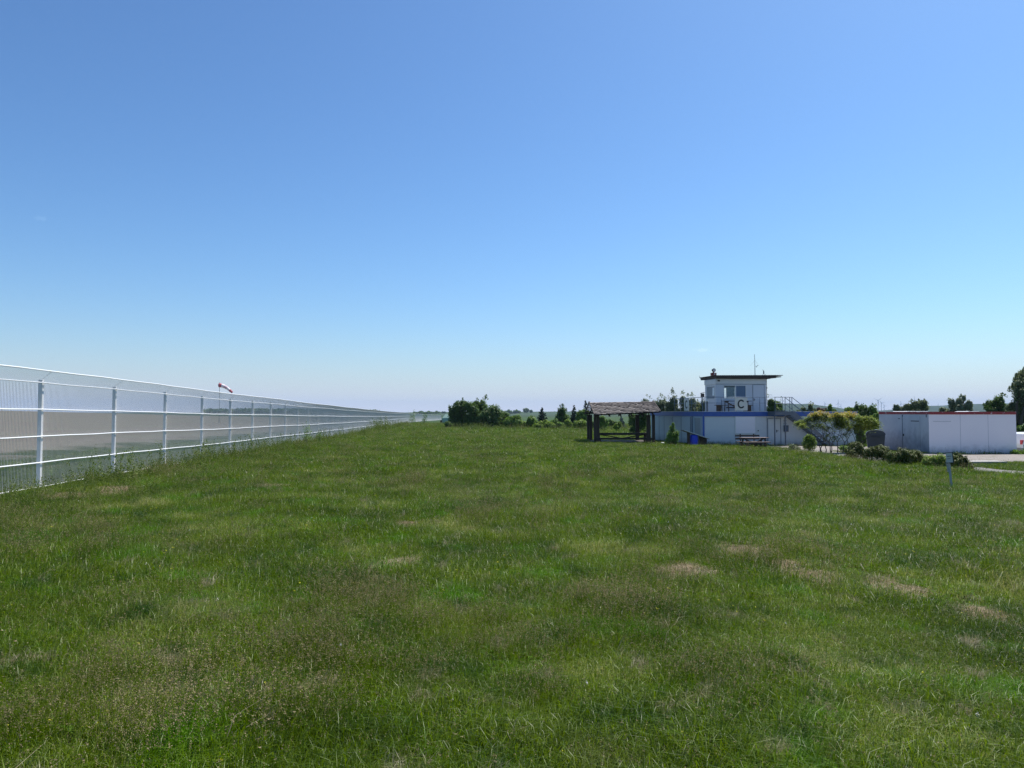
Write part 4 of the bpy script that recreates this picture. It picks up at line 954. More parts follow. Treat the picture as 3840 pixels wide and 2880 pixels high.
def clumpy_points(clumps, n, sub=26, subr=.34, shell=.62, up=.35):
    """clumps: (x, y, z, rx, ry, rz). Points gather in many sub clumps sitting on each big one: an uneven outline with gaps"""
    vol = np.array([(c[3] * c[4] * c[5]) ** .67 for c in clumps]); vol = vol / vol.sum(); P = []; N = []
    for c, f in zip(clumps, vol):
        c = tuple(c[:3]) + tuple(v * 1.12 for v in c[3:6])
        m = max(8, int(n * f)); ns = max(5, int(sub)); cc = np.array(c[:3]); rr = np.array(c[3:6])
        d = rand_dirs(ns); d[:, 2] = np.where(d[:, 2] < -.3, -d[:, 2] * .6, d[:, 2]); d /= np.linalg.norm(d, axis=1, keepdims=True)
        sc = cc + d * rr * RNG.uniform(.35, .86, (ns, 1)); sr = RNG.uniform(.55, 1.25, ns) * subr
        k = RNG.integers(0, ns, m); u = rand_dirs(m); rad = RNG.uniform(0, 1, m) ** (1 / 2.6)
        p = sc[k] + u * (rad * sr[k])[:, None] * rr
        inner = RNG.uniform(0, 1, m) < .34
        p[inner] = cc + rand_dirs(inner.sum()) * rr * (RNG.uniform(0, 1, (inner.sum(), 1)) ** .5 * .88)
        P.append(p); nn = u * .7 + (p - cc) / rr * .4 + rand_dirs(m) * .6; nn[:, 2] += up; N.append(nn)
    P = np.concatenate(P); N = np.concatenate(N); N /= np.linalg.norm(N, axis=1, keepdims=True) + 1e-9
    return P, N
def limb(m, a, b, r0, r1, wob=.08, n=5):
    a = Vector(a); b = Vector(b); L = (b - a).length; pts = []; rad = []
    for i in range(n):
        t = i / (n - 1); q = a.lerp(b, t) + Vector((random.uniform(-1, 1), random.uniform(-1, 1), 0)) * wob * L * (0 if i in (0, n - 1) else 1)
        pts.append(q); rad.append(r0 + (r1 - r0) * t)
    m.tube(pts, rad, 6)
def shoots(tips, n, length, spread):
    """upright leafy shoots that break the outline: returns points"""
    P = []
    for (x, y, z) in tips:
        k = RNG.integers(n // 2, n); t = RNG.uniform(0, 1, k); dx, dy = RNG.normal(0, .18, 2)
        P.append(np.stack([x + dx * t * length + RNG.normal(0, spread, k) * (1.1 - t), y + dy * t * length + RNG.normal(0, spread, k) * (1.1 - t), z + t * length], -1))
    return np.concatenate(P)
def bush(name, loc, clumps, nleaf, size, mat, label, cat, group=None, trunk=None, sub=26, subr=.34, tips=(), tipn=26, tipl=.7, aspect=.55, droop=0.0, up=.35, zmin=.02, trunk_r=.06):
    r = empty(name, loc, 0, label, cat, group)
    m = MB()
    for c in clumps:
        base = trunk or (c[0] * .55, c[1] * .55, -.1)
        limb(m, base, (c[0], c[1], c[2] + c[5] * .3), trunk_r, trunk_r * .3)
        for _ in range(3):
            a = random.uniform(0, 6.28); limb(m, (c[0] * .8 + base[0] * .2, c[1] * .8 + base[1] * .2, c[2] * .8), (c[0] + c[3] * .7 * math.cos(a), c[1] + c[4] * .7 * math.sin(a), c[2] + c[5] * random.uniform(-.1, .7)), trunk_r * .45, trunk_r * .12)
    m.build('trunk' if 'tree' in name else 'stems', M['bark'], r)
    P, N = clumpy_points(clumps, nleaf, sub, subr, up=up)
    if len(tips):
        S = shoots(tips, tipn, tipl, size * .9); P = np.concatenate([P, S]); N = np.concatenate([N, rand_dirs(len(S))])
    ok = P[:, 2] > zmin; P, N = P[ok], N[ok]
    V, F = leaf_quads(P, N, size, aspect, droop)
    np_mesh('crown' if 'tree' in name else 'foliage', V, F, mat, r)
    return r
def conifer(name, loc, H, Rb, mat, label, cat, z0=.0, tiers=22, per=12, group=None, needle=.16, blunt=.8):
    r = empty(name, loc, 0, label, cat, group)
    MB().tube([(0, 0, -.2), (0, 0, H * .6), (0, 0, H)], [.05 * H * .35, .025 * H * .3, .01], 7).build('trunk', M['bark'], r)
    P = []; T = []
    for i in range(tiers):
        t = i / (tiers - 1); z = z0 + (H - z0) * t; rad = Rb * 1.45 * (1 - t) ** blunt + .06; k = max(4, int(per * (1 - t * .6)))
        for j in range(k):
            a = RNG.uniform(0, 6.28); L = rad * RNG.uniform(.65, 1.15); n = max(5, int(L / needle * 7))
            s = RNG.uniform(.1, 1, n); side = RNG.normal(0, .16, n) * L * (1 - s * .6)
            x = np.cos(a) * s * L - np.sin(a) * side; y = np.sin(a) * s * L + np.cos(a) * side
            zz = z + .22 * L * s ** 1.8 - .30 * L * s + RNG.normal(0, needle * .35, n)
            P.append(np.stack([x, y, zz], -1)); T.append(np.stack([np.cos(a) + RNG.normal(0, .5, n), np.sin(a) + RNG.normal(0, .5, n), RNG.normal(-.05, .4, n)], -1))
    P = np.concatenate(P); T = np.concatenate(T); T /= np.linalg.norm(T, axis=1, keepdims=True); n = len(P)
    B = np.cross(T, rand_dirs(n)); B /= np.linalg.norm(B, axis=1, keepdims=True) + 1e-9; s = needle * RNG.uniform(.7, 1.3, (n, 1))
    V = np.stack([P - T * s * .5, P + B * s * .22, P + T * s * .6, P - B * s * .22], 1).reshape(-1, 3)
    V[:, 2] = np.maximum(V[:, 2], .01)
    np_mesh('crown' if 'tree' in name else 'foliage', V, np.arange(4 * n).reshape(-1, 4), mat, r)
    return r

L_ = {}
L_['dark'] = leaf_mat('dark_hawthorn_leaves', (0.045, 0.091, 0.021), (0.125, 0.204, 0.046), (0.163, 0.212, 0.077), scale=.5)
L_['mid'] = leaf_mat('mid_green_leaves', (0.070, 0.138, 0.025), (0.196, 0.311, 0.060), (0.250, 0.316, 0.124), scale=.7)
L_['bright'] = leaf_mat('yellow_green_leaves', (0.106, 0.182, 0.031), (0.269, 0.365, 0.061), (0.276, 0.331, 0.097), scale=.8)
L_['grey'] = leaf_mat('grey_green_leaves', (0.115, 0.150, 0.082), (0.265, 0.311, 0.182), (0.331, 0.348, 0.247), scale=.5)
L_['olive'] = leaf_mat('olive_willow_leaves', (0.101, 0.136, 0.059), (0.227, 0.261, 0.123), (0.277, 0.277, 0.168), scale=.5)
L_['spruce'] = leaf_mat('spruce_needles', (0.019, 0.038, 0.022), (0.056, 0.088, 0.056), None, trans=.1, scale=.8)
L_['bluespruce'] = leaf_mat('blue_spruce_needles', (0.056, 0.088, 0.088), (0.128, 0.176, 0.176), None, trans=.1, scale=.8)
L_['juniper'] = leaf_mat('juniper_sprays', (.045, .066, .012), (.140, .168, .032), None, trans=.15, scale=1.4)
L_['sumac'] = leaf_mat('sumac_leaflets', (.09, .14, .020), (.25, .32, .045), (.36, .36, .07), scale=1.0)
L_['sumac_new'] = leaf_mat('orange_new_leaves', (.30, .32, .06), (.42, .30, .08), (.44, .36, .12), scale=1.3)
L_['redbrown'] = leaf_mat('red_brown_leaves', (0.072, 0.040, 0.029), (0.160, 0.088, 0.064), None, scale=.8)

def pxs(px, Y, top=None):
    x, y, z = spot(px, Y); return (x, y, z)
def S(Y): return Y / FOC      # metres per photograph pixel at depth Y
def px_clumps(cx, Y, items, gz0, dk=1.0, y_spread=0.0):
    """items: (px, py centre, half width px, half height px) -> clumps in metres relative to the plant's base"""
    out = []
    for it in items:
        px, py, hw, hh = it[:4]; dy = it[4] if len(it) > 4 else RNG.uniform(-1, 1) * y_spread
        p = at(px, py, Y); out.append((p.x - cx, dy, p.z - gz0, hw * S(Y), hw * S(Y) * dk, hh * S(Y)))
    return out
def pbush(name, px, Y, items, nleaf, size, mat, label, cat='bush', tips=(), dk=1.0, ys=0.0, **kw):
    x, y, z = spot(px, Y); cl = px_clumps(x, Y, items, z, dk, ys)
    tp = [(at(a, b, Y).x - x, RNG.uniform(-.3, .3), at(a, b, Y).z - z) for a, b in tips]
    return bush(name, (x, y, z), cl, nleaf, size, L_[mat], label, cat, tips=tp, **kw)

# the far hedge line across the meadow
pbush('large_bush', 1775, 128, [(1725, 1530, 26, 28), (1722, 1570, 34, 38), (1715, 1590, 48, 18), (1770, 1540, 30, 34), (1775, 1580, 44, 30), (1806, 1528, 22, 28), (1820, 1570, 40, 36), (1848, 1558, 36, 42), (1878, 1572, 34, 34), (1902, 1586, 22, 22), (1700, 1560, 22, 46), (1740, 1518, 14, 16), (1785, 1516, 16, 12)],
      44000, .28, 'dark', 'largest bush in the meadow, dark green with a broken top and one thin shoot', tips=[(1818, 1500), (1821, 1497), (1734, 1508), (1790, 1510)], tipn=60, tipl=.85, dk=.8, ys=1.2, sub=34, subr=.3, trunk_r=.14)
pbush('small_bush', 1675, 124, [(1678, 1593, 12, 14), (1690, 1597, 10, 10)], 1500, .22, 'dark', 'small dark bush in front of the green tent')
pbush('bush', 1925, 122, [(1910, 1585, 22, 24), (1940, 1583, 20, 26), (1925, 1575, 16, 16)], 6500, .24, 'mid', 'rounded green bush joining the right end of the large dark bush', ys=.6)
pbush('bush', 1957, 126, [(1957, 1590, 14, 14), (1970, 1592, 10, 12)], 2600, .22, 'bright', 'low yellow green bush between two darker bushes in the far hedge', ys=.4)
pbush('bush', 1995, 124, [(1992, 1580, 17, 20), (2004, 1586, 15, 15), (1980, 1590, 10, 12)], 4200, .24, 'mid', 'round bush in the far hedge, left of the first dark spruce', ys=.5)
conifer('spruce_tree', spot(2033, 138), 138 * S(1) * 0 + (1580 - 1530) * S(138) + 1.2, 21 * S(138), L_['spruce'], 'dark broad spruce rising from the far hedge, leftmost of the spruces', 'spruce tree', tiers=18, per=13, needle=.30)
pbush('bush', 2035, 122, [(2030, 1592, 17, 13), (2048, 1590, 14, 16)], 3400, .23, 'bright', 'light green bush at the foot of the leftmost spruce', ys=.5)
pbush('bush', 2082, 121, [(2072, 1592, 18, 16), (2092, 1594, 16, 14), (2080, 1583, 12, 12)], 4000, .23, 'mid', 'low bush in front of the loose birch like tree in the far hedge', ys=.5)
pbush('broadleaf_tree', 2108, 128, [(2106, 1560, 18, 26), (2095, 1575, 15, 20), (2120, 1572, 17, 20), (2108, 1540, 11, 16)], 6500, .26, 'dark', 'loose upright tree with pointed shoots, between the two groups of spruces', 'tree', tips=[(2102, 1532), (2114, 1530), (2094, 1545), (2122, 1545), (2108, 1528)], tipn=40, tipl=.7, ys=.6)
pbush('bush', 2128, 124, [(2127, 1588, 12, 16), (2138, 1592, 10, 12)], 2000, .22, 'bright', 'narrow yellow green bush right of the loose upright tree')
conifer('spruce_tree', spot(2153, 134), (1588 - 1519) * S(134) + .8, 15 * S(134), L_['spruce'], 'slim dark spruce in the far hedge, middle one of the three', 'spruce tree', tiers=22, per=10, needle=.28)
pbush('broadleaf_tree', 2182, 126, [(2175, 1570, 17, 26), (2192, 1562, 17, 26), (2180, 1550, 14, 14)], 5500, .24, 'mid', 'leafy tree directly left of the shelter roof, behind a bright bush', 'tree', ys=.6)
conifer('spruce_tree', spot(2196, 138), (1590 - 1505) * S(138) + .8, 19 * S(138), L_['spruce'], 'dark spruce half hidden behind the left gable of the shelter', 'spruce tree', tiers=22, per=11, needle=.3)
pbush('bush', 2176, 114, [(2165, 1594, 17, 18), (2188, 1592, 18, 18), (2177, 1588, 14, 14)], 4800, .21, 'bright', 'bright round bush left of the shelter post', ys=.5)
pbush('bush', 2215, 112, [(2212, 1590, 14, 18), (2225, 1596, 12, 14)], 2400, .21, 'dark', 'dark bush right behind the thick left post of the shelter')
pbush('bush', 2262, 106, [(2252, 1588, 13, 22), (2268, 1590, 13, 18), (2258, 1570, 12, 12)], 3800, .2, 'mid', 'tall bright bush seen through the left half of the shelter')
pbush('bush', 2294, 112, [(2290, 1586, 13, 14), (2304, 1588, 10, 10)], 2000, .2, 'dark', 'small dark bush seen through the middle of the shelter')
pbush('bush', 2316, 96, [(2312, 1600, 13, 13), (2322, 1592, 9, 12)], 2400, .17, 'bright', 'small bright bush standing forward in the middle of the shelter view')
conifer('spruce_tree', spot(2330, 128), (1600 - 1556) * S(128), 15 * S(128), L_['bluespruce'], 'bluish spruce seen under the shelter roof', 'spruce tree', tiers=16, per=11, needle=.26)
pbush('bush', 2380, 84, [(2378, 1580, 22, 30), (2398, 1590, 26, 32), (2372, 1612, 14, 14), (2408, 1570, 20, 22)], 9000, .17, 'dark', 'big dark bush filling the right half of the shelter view', ys=.8, sub=30, trunk_r=.1)

pbush('bush', 2062, 120, [(2055, 1594, 16, 12), (2070, 1595, 14, 11)], 2600, .22, 'bright', 'low yellow green bush between the leftmost spruce and the birch like tree', ys=.5)
pbush('bush', 2020, 119, [(2012, 1597, 16, 10), (2026, 1598, 12, 9)], 2200, .22, 'bright', 'lowest light green bush in front of the round hedge bush and the leftmost spruce', ys=.5)
# trees behind the left side of the roof deck
pbush('broadleaf_tree', 2425, 84, [(2420, 1520, 20, 26), (2440, 1535, 20, 26), (2410, 1545, 22, 30)], 6000, .16, 'grey', 'grey green bushy tree right behind the right end of the shelter roof', 'tree', tips=[(2424, 1490), (2436, 1495), (2414, 1503), (2450, 1510)], tipn=34, tipl=.35, dk=.8, ys=.8)
pbush('broadleaf_tree', 2475, 82, [(2470, 1525, 20, 24), (2488, 1520, 18, 24), (2476, 1545, 28, 26)], 6000, .16, 'grey', 'tree behind the deck with one thin shoot, second from the shelter', 'tree', tips=[(2478, 1492), (2480, 1486), (2466, 1505), (2492, 1500)], tipn=40, tipl=.4, dk=.8, ys=.8)
pbush('broadleaf_tree', 2520, 80, [(2520, 1515, 16, 30), (2506, 1525, 16, 20), (2534, 1525, 15, 20), (2520, 1545, 28, 22)], 7000, .16, 'grey', 'tallest pointed tree behind the left part of the roof deck', 'tree', tips=[(2519, 1470), (2517, 1478), (2524, 1480), (2508, 1500), (2534, 1498)], tipn=46, tipl=.5, dk=.8, ys=.8)
pbush('broadleaf_tree', 2575, 80, [(2560, 1510, 15, 26), (2578, 1515, 18, 24), (2594, 1515, 15, 24), (2575, 1543, 30, 22)], 7500, .16, 'grey', 'broad tree with several shoots behind the narrow looking C board', 'tree', tips=[(2558, 1480), (2561, 1476), (2578, 1488), (2592, 1484), (2598, 1486)], tipn=44, tipl=.4, dk=.8, ys=.8)
pbush('broadleaf_tree', 2632, 80, [(2620, 1525, 18, 20), (2640, 1522, 18, 20), (2628, 1542, 28, 20)], 5500, .15, 'olive', 'low olive tree left of the cabin, behind the sensor box post', 'tree', tips=[(2614, 1505), (2636, 1504)], tipn=24, tipl=.25, dk=.8, ys=.8)
# trees seen past the cabin and over the right part of the roof
pbush('broadleaf_tree', 2908, 84, [(2895, 1522, 20, 26), (2920, 1528, 20, 24), (2905, 1545, 34, 22), (2888, 1510, 12, 14)], 8000, .17, 'dark', 'dark tree right behind the stair landing', 'tree', tips=[(2886, 1500), (2924, 1510)], dk=.8, ys=.8)
pbush('broadleaf_tree', 3015, 92, [(3012, 1540, 12, 14), (2998, 1545, 12, 8)], 1600, .17, 'olive', 'low yellow green treetop just above the blue edge right of the handrail', 'tree', tipn=20, dk=.8)
pbush('broadleaf_tree', 3041, 92, [(3040, 1530, 9, 16), (3050, 1542, 12, 10), (3034, 1543, 10, 10)], 2600, .17, 'olive', 'small feathery treetop sticking up alone over the blue roof edge', 'tree', tips=[(3042, 1514), (3037, 1518), (3048, 1518)], tipn=26, tipl=.3, dk=.8)
pbush('broadleaf_tree', 3080, 94, [(3072, 1540, 14, 11), (3092, 1541, 12, 10)], 2600, .17, 'redbrown', 'dark red brown treetop above the blue roof edge', 'tree', dk=.8)
pbush('broadleaf_tree', 3112, 92, [(3112, 1532, 9, 14), (3124, 1542, 14, 9), (3104, 1543, 9, 8)], 2400, .17, 'mid', 'small green treetop between two wind turbines over the blue roof edge', 'tree', tips=[(3110, 1521), (3118, 1522)], tipn=20, tipl=.25, dk=.8)
pbush('broadleaf_tree', 3195, 76, [(3180, 1540, 16, 14), (3198, 1545, 18, 18)], 3200, .15, 'mid', 'low bright tree behind the right end of the blue roof', 'tree', dk=.8)
pbush('broadleaf_tree', 3225, 74, [(3217, 1535, 10, 22), (3236, 1550, 18, 34), (3222, 1580, 26, 40), (3240, 1535, 11, 18)], 9000, .15, 'dark', 'dark pointed tree at the right end of the blue roof', 'tree', tips=[(3217, 1515), (3237, 1522)], tipn=34, tipl=.25, dk=.8, ys=.6)
pbush('broadleaf_tree', 3268, 74, [(3266, 1540, 18, 20), (3275, 1570, 20, 34), (3258, 1580, 18, 34)], 7500, .15, 'mid', 'green tree between the blue roof and the white container, below the tallest turbine', 'tree', tips=[(3270, 1522), (3278, 1524), (3256, 1530)], tipn=30, tipl=.25, dk=.8, ys=.6)
pbush('broadleaf_tree', 3290, 60, [(3280, 1600, 20, 40), (3294, 1575, 14, 26)], 5200, .13, 'mid', 'green bush tree behind the grey waste bin', 'tree', dk=.7)
pbush('dark_bush', 3225, 52.5, [(3222, 1620, 18, 40), (3232, 1650, 20, 30)], 6500, .11, 'dark', 'tall dark bush behind the right hand sumac', dk=.7)
# trees over the container
pbush('broadleaf_tree', 3365, 104, [(3362, 1532, 12, 16), (3376, 1538, 14, 14)], 3200, .2, 'grey', 'small round grey tree, leftmost one showing over the container', 'tree', dk=.8)
pbush('broadleaf_tree', 3420, 104, [(3400, 1530, 18, 18), (3420, 1522, 18, 20), (3448, 1520, 17, 22), (3470, 1532, 17, 18), (3430, 1545, 46, 16)], 15000, .2, 'olive', 'wide olive green tree group above the container roof', 'tree', tips=[(3411, 1508), (3446, 1508), (3470, 1508), (3480, 1518)], tipn=50, tipl=.5, dk=.8, ys=1.2)
pbush('broadleaf_tree', 3560, 106, [(3558, 1515, 13, 22), (3573, 1525, 12, 18), (3545, 1540, 16, 12), (3566, 1545, 24, 12)], 7000, .2, 'grey', 'pointed grey green tree above the container, left of a taller twin', 'tree', tips=[(3559, 1502), (3574, 1510)], tipn=40, tipl=.4, dk=.8, ys=.8)
pbush('broadleaf_tree', 3608, 104, [(3605, 1512, 14, 20), (3620, 1522, 15, 20), (3600, 1535, 18, 18), (3610, 1495, 7, 12)], 7500, .2, 'grey', 'tallest pointed tree above the container roof', 'tree', tips=[(3611, 1490), (3606, 1494), (3616, 1494), (3630, 1514)], tipn=46, tipl=.5, dk=.8, ys=.8)
pbush('small_bush', 3640, 104, [(3640, 1538, 9, 12)], 900, .18, 'grey', 'little round treetop peeping over the container right of the pointed trees', 'bush')
pbush('broadleaf_tree', 3745, 78, [(3735, 1525, 26, 26), (3755, 1510, 20, 26), (3720, 1540, 18, 14), (3765, 1540, 30, 40), (3745, 1570, 40, 40)], 16000, .16, 'dark', 'dark ragged tree over the right end of the container', 'tree', tips=[(3752, 1486), (3765, 1490), (3728, 1502), (3712, 1530), (3700, 1535)], tipn=60, tipl=.4, dk=.8, ys=.8)
pbush('broadleaf_tree', 3835, 70, [(3820, 1450, 30, 36), (3845, 1420, 28, 36), (3860, 1470, 50, 50), (3805, 1490, 30, 40), (3840, 1540, 60, 60), (3830, 1600, 50, 60), (3795, 1470, 14, 12)], 46000, .16, 'olive', 'tallest tree of the picture, cut by the right edge', 'tree', tips=[(3790, 1456), (3806, 1440), (3815, 1418), (3822, 1405), (3838, 1396), (3784, 1470)], tipn=110, tipl=.5, dk=.8, ys=1.5, sub=34, subr=.28, trunk_r=.2)
pbush('bush', 3830, 56, [(3822, 1625, 16, 26), (3845, 1620, 20, 34)], 5500, .13, 'mid', 'green bush behind the white car at the right edge')
pbush('weedy_bush', 3808, 44.4, [(3806, 1698, 14, 12), (3818, 1704, 12, 9)], 1700, .09, 'mid', 'small weedy bush at the right foot of the container')

# plants near the building
def pconif(px, Y, top, hw, label, mat='mid', n=5200, name='pointed_bush'):
    x, y, z = spot(px, Y); H = at(px, top, Y).z - z; w_ = hw * S(Y)
    cl = [(0, 0, H * .22, w_, w_, H * .26), (0, 0, H * .45, w_ * .75, w_ * .75, H * .24), (-.02, 0, H * .68, w_ * .48, w_ * .48, H * .2), (0, 0, H * .88, w_ * .24, w_ * .24, H * .13)]
    return bush(name, (x, y, z), cl, n, .085, L_[mat], label, 'bush', sub=22, subr=.32)
x_, y_, z_ = spot(2518, 55.6)
H_ = at(2524, 1588, 55.6).z - z_
bush('pointed_bush', (x_, y_, z_), [(-.05, 0, .35, .52, .45, .45), (-.02, 0, .8, .40, .36, .45), (.05, 0, 1.2, .22, .22, .45), (.10, 0, H_ - .12, .12, .12, .22), (.38, 0, .85, .20, .2, .40), (.30, 0, .45, .25, .25, .4)], 7500, .075, L_['mid'], 'pointed green bush in front of the pale timber doors', 'bush', sub=22)
x_, y_, z_ = spot(3033, 47.5); H_ = at(3033, 1634, 47.5).z - z_
bush('pointed_bush', (x_, y_, z_), [(0, 0, .38, .48, .45, .45), (.05, 0, .75, .36, .34, .36), (-.02, 0, H_ - .2, .24, .22, .3)], 6500, .085, L_['bright'], 'yellow green bush at the foot of the sumac trees, left of the stems', 'bush', sub=22)
pbush('small_bush', 2980, 48.5, [(2972, 1682, 15, 16), (2990, 1686, 14, 13)], 2400, .085, 'grey', 'small grey leaved bush left of the yellow green one by the stairs', tips=[(2955, 1672)], tipn=14, tipl=.2)
pbush('small_bush', 2690, 56, [(2660, 1668, 10, 4), (2690, 1668, 14, 4), (2725, 1667, 14, 4)], 900, .07, 'dark', 'low dark weeds along the foot of the white wall', 'weeds')
pbush('low_plants', 3185, 46.5, [(3165, 1682, 20, 12), (3200, 1684, 20, 14)], 2600, .10, 'mid', 'low leafy plants behind the sumac stems', 'plants')

# sumac trees
def sumac(px, Y, stems, crown, label, nleaf=3600, seed=1):
    x, y, z = spot(px, Y); r = empty('sumac_tree', (x, y, z), 0, label, 'tree', 'sumac trees beside the stairs')
    rnd = random.Random(seed)
    cl = px_clumps(x, Y, crown, z, .95, .5)
    for (bpx, lean) in stems:
        b = at(bpx, 1545, Y); bx = b.x - x; m = MB(); by = rnd.uniform(-.4, .4)
        def grow(a, d, L, rad, depth):
            e = (a[0] + d[0] * L, a[1] + d[1] * L, a[2] + d[2] * L)
            limb(m, a, e, rad, rad * .62, .05, 4)
            if depth == 0: return
            for sgn in (-1, 1) if rnd.random() < .85 else (rnd.choice((-1, 1)),):
                an = sgn * rnd.uniform(.35, .8); dd = Vector((d[0] * math.cos(an) + d[2] * math.sin(an) , d[1] + rnd.uniform(-.45, .45), abs(d[2] * math.cos(an) - d[0] * math.sin(an)) * .9 + .15)).normalized()
                grow(e, dd, L * rnd.uniform(.55, .8), rad * .62, depth - 1)
        grow((bx, by, -.05), Vector((lean, 0, 1)).normalized(), .75, .034, 4)
        m.build('stem', M['bark'], r)
    P, N = clumpy_points(cl, nleaf, 30, .26, up=.8)
    # drooping leaf fronds: each point becomes a short row of leaflets
    n = len(P); a = RNG.uniform(0, 6.28, n); dirs = np.stack([np.cos(a), np.sin(a), np.full(n, -.28)], -1)
    PP = []; NN = []
    for k in range(5):
        t = (k - 1) * .075; PP.append(P + dirs * t + np.array([0, 0, -.02 * k * k * .5])); q = rand_dirs(n) * .35; q[:, 2] += 1; NN.append(q / np.linalg.norm(q, axis=1, keepdims=True))
    V, F = leaf_quads(np.concatenate(PP), np.concatenate(NN), .135, .34)
    np_mesh('crown', V, F, L_['sumac'], r)
    top = P[:, 2] > np.quantile(P[:, 2], .80); Pt = P[top][:230]; 
    if len(Pt):
        Q = np.repeat(Pt, 4, 0) + RNG.normal(0, .05, (len(Pt) * 4, 3)); Q[:, 2] += .05
        V, F = leaf_quads(Q, rand_dirs(len(Q)) * .6 + np.array([0, 0, .8]), .11, .4); np_mesh('new_growth', V, F, L_['sumac_new'], r)
sumac(3090, 45.8, [(3075, -.28), (3090, -.05), (3108, .15), (3082, .3)], [(3020, 1587, 34, 14), (3050, 1573, 32, 18), (3078, 1566, 32, 20), (3105, 1572, 26, 20), (3000, 1594, 14, 8), (3060, 1594, 26, 12), (3092, 1604, 20, 10), (3070, 1556, 12, 8)], 'left hand sumac tree with orange tips, leaning over the stairs', 1450, 3)
sumac(3155, 45.2, [(3118, -.2), (3147, 0), (3156, .25)], [(3125, 1572, 28, 22), (3152, 1572, 28, 22), (3142, 1594, 34, 18), (3165, 1590, 24, 18), (3125, 1640, 14, 7), (3105, 1634, 9, 8), (3160, 1628, 11, 7)], 'middle sumac tree in front of the white wall', 1250, 5)
sumac(3220, 45.6, [(3176, -.1), (3196, .15), (3204, .4)], [(3185, 1565, 34, 20), (3215, 1578, 30, 24), (3250, 1578, 28, 20), (3280, 1590, 18, 22), (3230, 1598, 44, 18), (3265, 1600, 24, 14), (3187, 1612, 12, 16)], 'right hand sumac tree reaching towards the white container', 1800, 8)

# low juniper shrubs in a row
def juniper(px, Y, items, n, label, mat='juniper'):
    x, y, z = spot(px, Y); cl = px_clumps(x, Y, items, z, .9, .2)
    bush('juniper_shrub', (x, y, z), cl, n, .085, L_[mat], label, 'shrub', group='low shrubs in a row in front of the container', sub=36, subr=.27, aspect=.35, up=.7, trunk_r=.03)
juniper(3212, 37.3, [(3238, 1706, 18, 20), (3198, 1700, 27, 27), (3225, 1695, 25, 29), (3215, 1675, 27, 21)], 9500, 'dark juniper shrub at the left end of the row, under the sumac')
juniper(3285, 34.6, [(3338, 1722, 20, 22), (3265, 1705, 29, 31), (3300, 1699, 33, 31), (3322, 1708, 25, 27), (3285, 1691, 29, 19)], 13000, 'bushy juniper in front of the waste bin')
juniper(3385, 32.0, [(3468, 1740, 22, 22), (3350, 1718, 31, 29), (3385, 1710, 35, 33), (3425, 1716, 35, 31), (3450, 1728, 27, 27), (3380, 1733, 45, 21)], 17000, 'widest juniper, below the container door')
juniper(3505, 30.4, [(3556, 1750, 20, 22), (3485, 1736, 27, 27), (3515, 1733, 31, 31), (3540, 1740, 23, 25), (3500, 1726, 19, 19)], 10500, 'bright green low shrub left of the marker sign', 'bright')
juniper(3600, 29.2, [(3568, 1756, 18, 20), (3580, 1733, 29, 31), (3610, 1738, 29, 29), (3632, 1752, 19, 21), (3595, 1716, 19, 19)], 11500, 'dark juniper shrub right of the marker sign, at the start of the path')

# far woods through and beyond the fence
def wood(name, Y, spans, mat, label, size, n):
    P = []
    for (p0, p1, top, base) in spans:
        k = int(n * (p1 - p0) / sum(b - a for a, b, _, _ in spans)); a = RNG.uniform(p0, p1, k)
        hh = (base - top) * (.62 + .25 * np.sin(a * .21 + p0) + .13 * np.sin(a * .63)); yy = RNG.uniform(-20, 20, k)
        t = RNG.uniform(0, 1, k) ** .6
        for i in range(k): q = at(a[i], base - hh[i] * t[i], Y); P.append((q.x, Y + yy[i], q.z))
    P = np.array(P); N = rand_dirs(len(P)); V, F = leaf_quads(P, N, size, .8)
    o = np_mesh(name, V, F, mat); return tag(o, label, 'woodland', kind='stuff')
wood('far_wood', 1400, [(770, 870, 1534, 1549), (880, 1010, 1532, 1549), (1015, 1140, 1533, 1549), (1140, 1420, 1537, 1549)], L_['dark'], 'hazy line of trees behind the ploughed field', 5.5, 9000)
wood('far_wood', 1700, [(1555, 1650, 1543, 1553), (1888, 1925, 1538, 1550), (1926, 1952, 1538, 1548)], L_['dark'], 'strip of bluish trees on the far green hill', 5, 5200)
def far_tree(px, top, base, hw, Y, label):
    x, y, z = spot(px, Y); z2 = at(px, base, Y).z
    bush('distant_tree', (x, y, z2), px_clumps(x, Y, [(px, (top + base) / 2 - .6, hw, (base - top) / 2), (px + hw * .5, (top + base) / 2 + 1, hw * .7, (base - top) * .4)], z2, .9, 0), 700, 4.2, L_['dark'], label, 'tree', group='single trees on the far hill', sub=16, trunk_r=.6)
far_tree(1660, 1545, 1551, 4, 1700, 'small round tree on the far hill, left of the pair above the green tent')
far_tree(1667, 1545, 1551, 4, 1700, 'small round tree on the far hill, right of the pair above the green tent')
far_tree(1972, 1532, 1548, 11, 1700, 'large round tree standing out on the far hill right of the big bush')
far_tree(1991, 1539, 1547, 5, 1700, 'small tree right beside the large round tree on the far hill')

